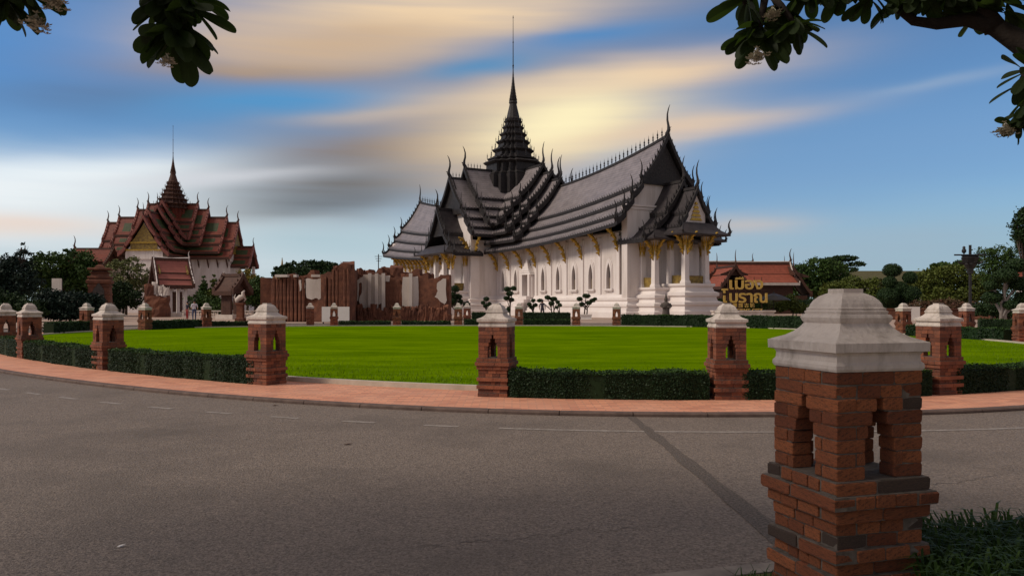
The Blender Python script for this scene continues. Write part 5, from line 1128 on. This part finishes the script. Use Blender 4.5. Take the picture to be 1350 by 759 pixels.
def bough_tree(label, trunk, boughs, tips, flowers, crown=None):
    t = thing('frangipani_tree', label, 'tree', trunk[0][:3]); o = Vector(trunk[0][:3])
    mb = MB(); mb.tube([Vector(p[:3]) - o for p in trunk], [p[3] for p in trunk], 10); mb.build('trunk', M['bark'], t, True)
    for b in boughs: mb = MB(); mb.tube([Vector(p[:3]) - o for p in b], [p[3] for p in b], 8); mb.build('bough', M['bark_backlit'], t, True)
    r = random.Random(len(tips) * 13)
    for (px, py, d, dirv, n, ln) in tips:
        p = Vector(at(px, d, zat(py, d))) - o; D = Vector(dirv).normalized()
        mb = MB(); src = min((Vector(q[:3]) - o for b in boughs for q in b), key=lambda q: (q - p).length); mb.tube([src, src.lerp(p, .5) - D * .03, p], [.03, .024, .016], 6); mb.build('twig', M['bark_backlit'], t, True)
        u = D.orthogonal().normalized(); w = D.cross(u)
        for i in range(int(n * 1.3)):
            a = i * 2.4 + r.uniform(-.3, .3); sp = r.uniform(.75, 1.75); v = (D * math.cos(sp) + (u * math.cos(a) + w * math.sin(a)) * math.sin(sp)); v.z -= .30; v.normalize()
            side = v.cross(Vector((0, 0, 1))).normalized() if abs(v.z) < .97 else Vector((1, 0, 0)); up = side.cross(v); roll = r.uniform(-.9, .9); s2 = side * math.cos(roll) + up * math.sin(roll); u2 = s2.cross(v)
            l = ln * r.uniform(.85, 1.3); m = Matrix(((v.x * l, s2.x * l, u2.x * l, 0), (v.y * l, s2.y * l, u2.y * l, 0), (v.z * l, s2.z * l, u2.z * l, 0), (0, 0, 0, 1))); q = p - D * r.uniform(0, .12)
            link('leaf', LM[i % 5], t, mat=Matrix.Translation(q) @ m)
    if crown:                                            # the rest of the crown, beside and behind the camera
        cx, cy, cz, a, b, c, n = crown; u = rng.normal(size=(n, 3)); u /= np.linalg.norm(u, axis=1, keepdims=True); C = u * (rng.uniform(.15, 1, (n, 1)) ** .45) * np.array([a, b, c]) + np.array([cx, cy, cz])
        keep = (C[:, 1] < .3) | (C[:, 2] > CH + .41 * C[:, 1] + .25) | (np.abs(C[:, 0]) > .66 * C[:, 1] + .35); keep &= np.linalg.norm(C - np.array([0, 0, CH]), axis=1) > 1.6; C = C[keep]
        quads('crown', leaf_quads(C - np.array(o), .14, np.tile([0, 0, .6], (len(C), 1)), .4, .9), M['frangipani_leaf'], t, kind='stuff')
        for k in range(9): e = C[k * (len(C) // 9)] - np.array(o); s0 = Vector(trunk[-1][:3]) - o; mb = MB(); mb.tube([s0, s0.lerp(Vector(e), .5) + Vector((0, 0, .2)), e], [.07, .05, .015], 6); mb.build('limb', M['bark_backlit'], t, True)
    for (px, py, d, s) in flowers: link('flower_cluster', FL, t, Vector(at(px, d, zat(py, d))) - o, r.random() * 6, s)
    return t
def Q(px, py, d, r): x, y, z = at(px, d, zat(py, d)); return (x, y, z, r)
dn = (0, 0, -1)
bough_tree('frangipani tree with thick bough and long leaves overhanging the road from the long grass side', [(5.6, 4.3, 0, .2), (5.4, 4.5, 1.2, .17), (4.9, 4.8, 2.3, .15), Q(1480, 130, 5.2, .13)],
    [[Q(1480, 130, 5.2, .11), Q(1385, 88, 5.25, .085), Q(1345, 56, 5.3, .075), Q(1312, 36, 5.35, .06), Q(1275, 26, 5.4, .048), Q(1235, 32, 5.45, .04), Q(1205, 28, 5.5, .034), Q(1180, 8, 5.5, .03)], [Q(1312, 38, 5.35, .07), Q(1290, 5, 5.4, .05), Q(1250, -25, 5.4, .035)],
     [Q(1205, 28, 5.5, .03), Q(1160, -15, 5.5, .026), Q(1080, -22, 5.5, .022), Q(1010, -12, 5.5, .018)], [Q(1385, 95, 5.25, .05), Q(1362, 125, 5.2, .03), Q(1355, 165, 5.2, .02)]],
    [(1000, 52, 5.5, (-.1, 0, -1), 17, .25), (980, 5, 5.5, (-.6, 0, -.8), 13, .24), (1030, 20, 5.6, dn, 15, .24), (1052, 38, 5.4, (.2, 0, -1), 12, .2), (1068, -8, 5.5, dn, 12, .22), (1110, -12, 5.5, dn, 12, .22), (1145, 0, 5.5, dn, 13, .2), (1182, 2, 5.5, dn, 13, .21), (1215, -8, 5.4, dn, 12, .22), (1250, -5, 5.4, (0, 0, -1), 13, .2), (1290, -6, 5.4, (0, 0, 1), 12, .22), (1330, -5, 5.3, (.3, 0, 1), 12, .22),
     (1352, 108, 5.2, (-.3, 0, -1), 10, .19), (1345, 92, 5.2, (-1, 0, -.1), 6, .2), (1356, 150, 5.2, (0, 0, -1), 12, .2), (1336, 172, 5.2, (-.6, 0, -.7), 7, .13)],
    [(998, 76, 5.3, .85), (1018, 20, 5.35, .7), (1326, 174, 5.15, .8)], (5.2, 1.6, 4.3, 3.6, 3.4, 1.5, 5200))
bough_tree('frangipani tree whose leafy twigs hang over the road by the curving footpath side', [(-5.6, 2.6, 0, .2), (-5.3, 2.9, 1.4, .17), (-4.7, 3.3, 2.7, .14), (-4.1, 3.8, 3.4, .11)],
    [[(-4.1, 3.8, 3.4, .1), Q(30, -90, 4.7, .06), Q(150, -70, 4.9, .045), Q(225, -45, 5.0, .03)], [(-4.1, 3.8, 3.4, .08), Q(-40, -40, 4.6, .05), Q(0, -15, 4.7, .03)]],
    [(232, 48, 5.0, (0, 0, -1), 20, .25), (215, 12, 5.0, (-.3, 0, -1), 15, .22), (252, 14, 5.0, (.3, 0, -1), 15, .23), (232, -20, 5.1, dn, 13, .24), (6, 2, 4.7, (-.1, 0, -1), 15, .21), (36, -6, 4.7, (.4, 0, -.8), 12, .19), (108, -32, 4.9, dn, 10, .2)],
    [(48, 34, 4.65, .9), (68, 4, 4.65, .9), (220, 82, 4.8, .6)], (-5.6, 3.2, 5.2, 4.0, 2.3, 1.1, 3000))
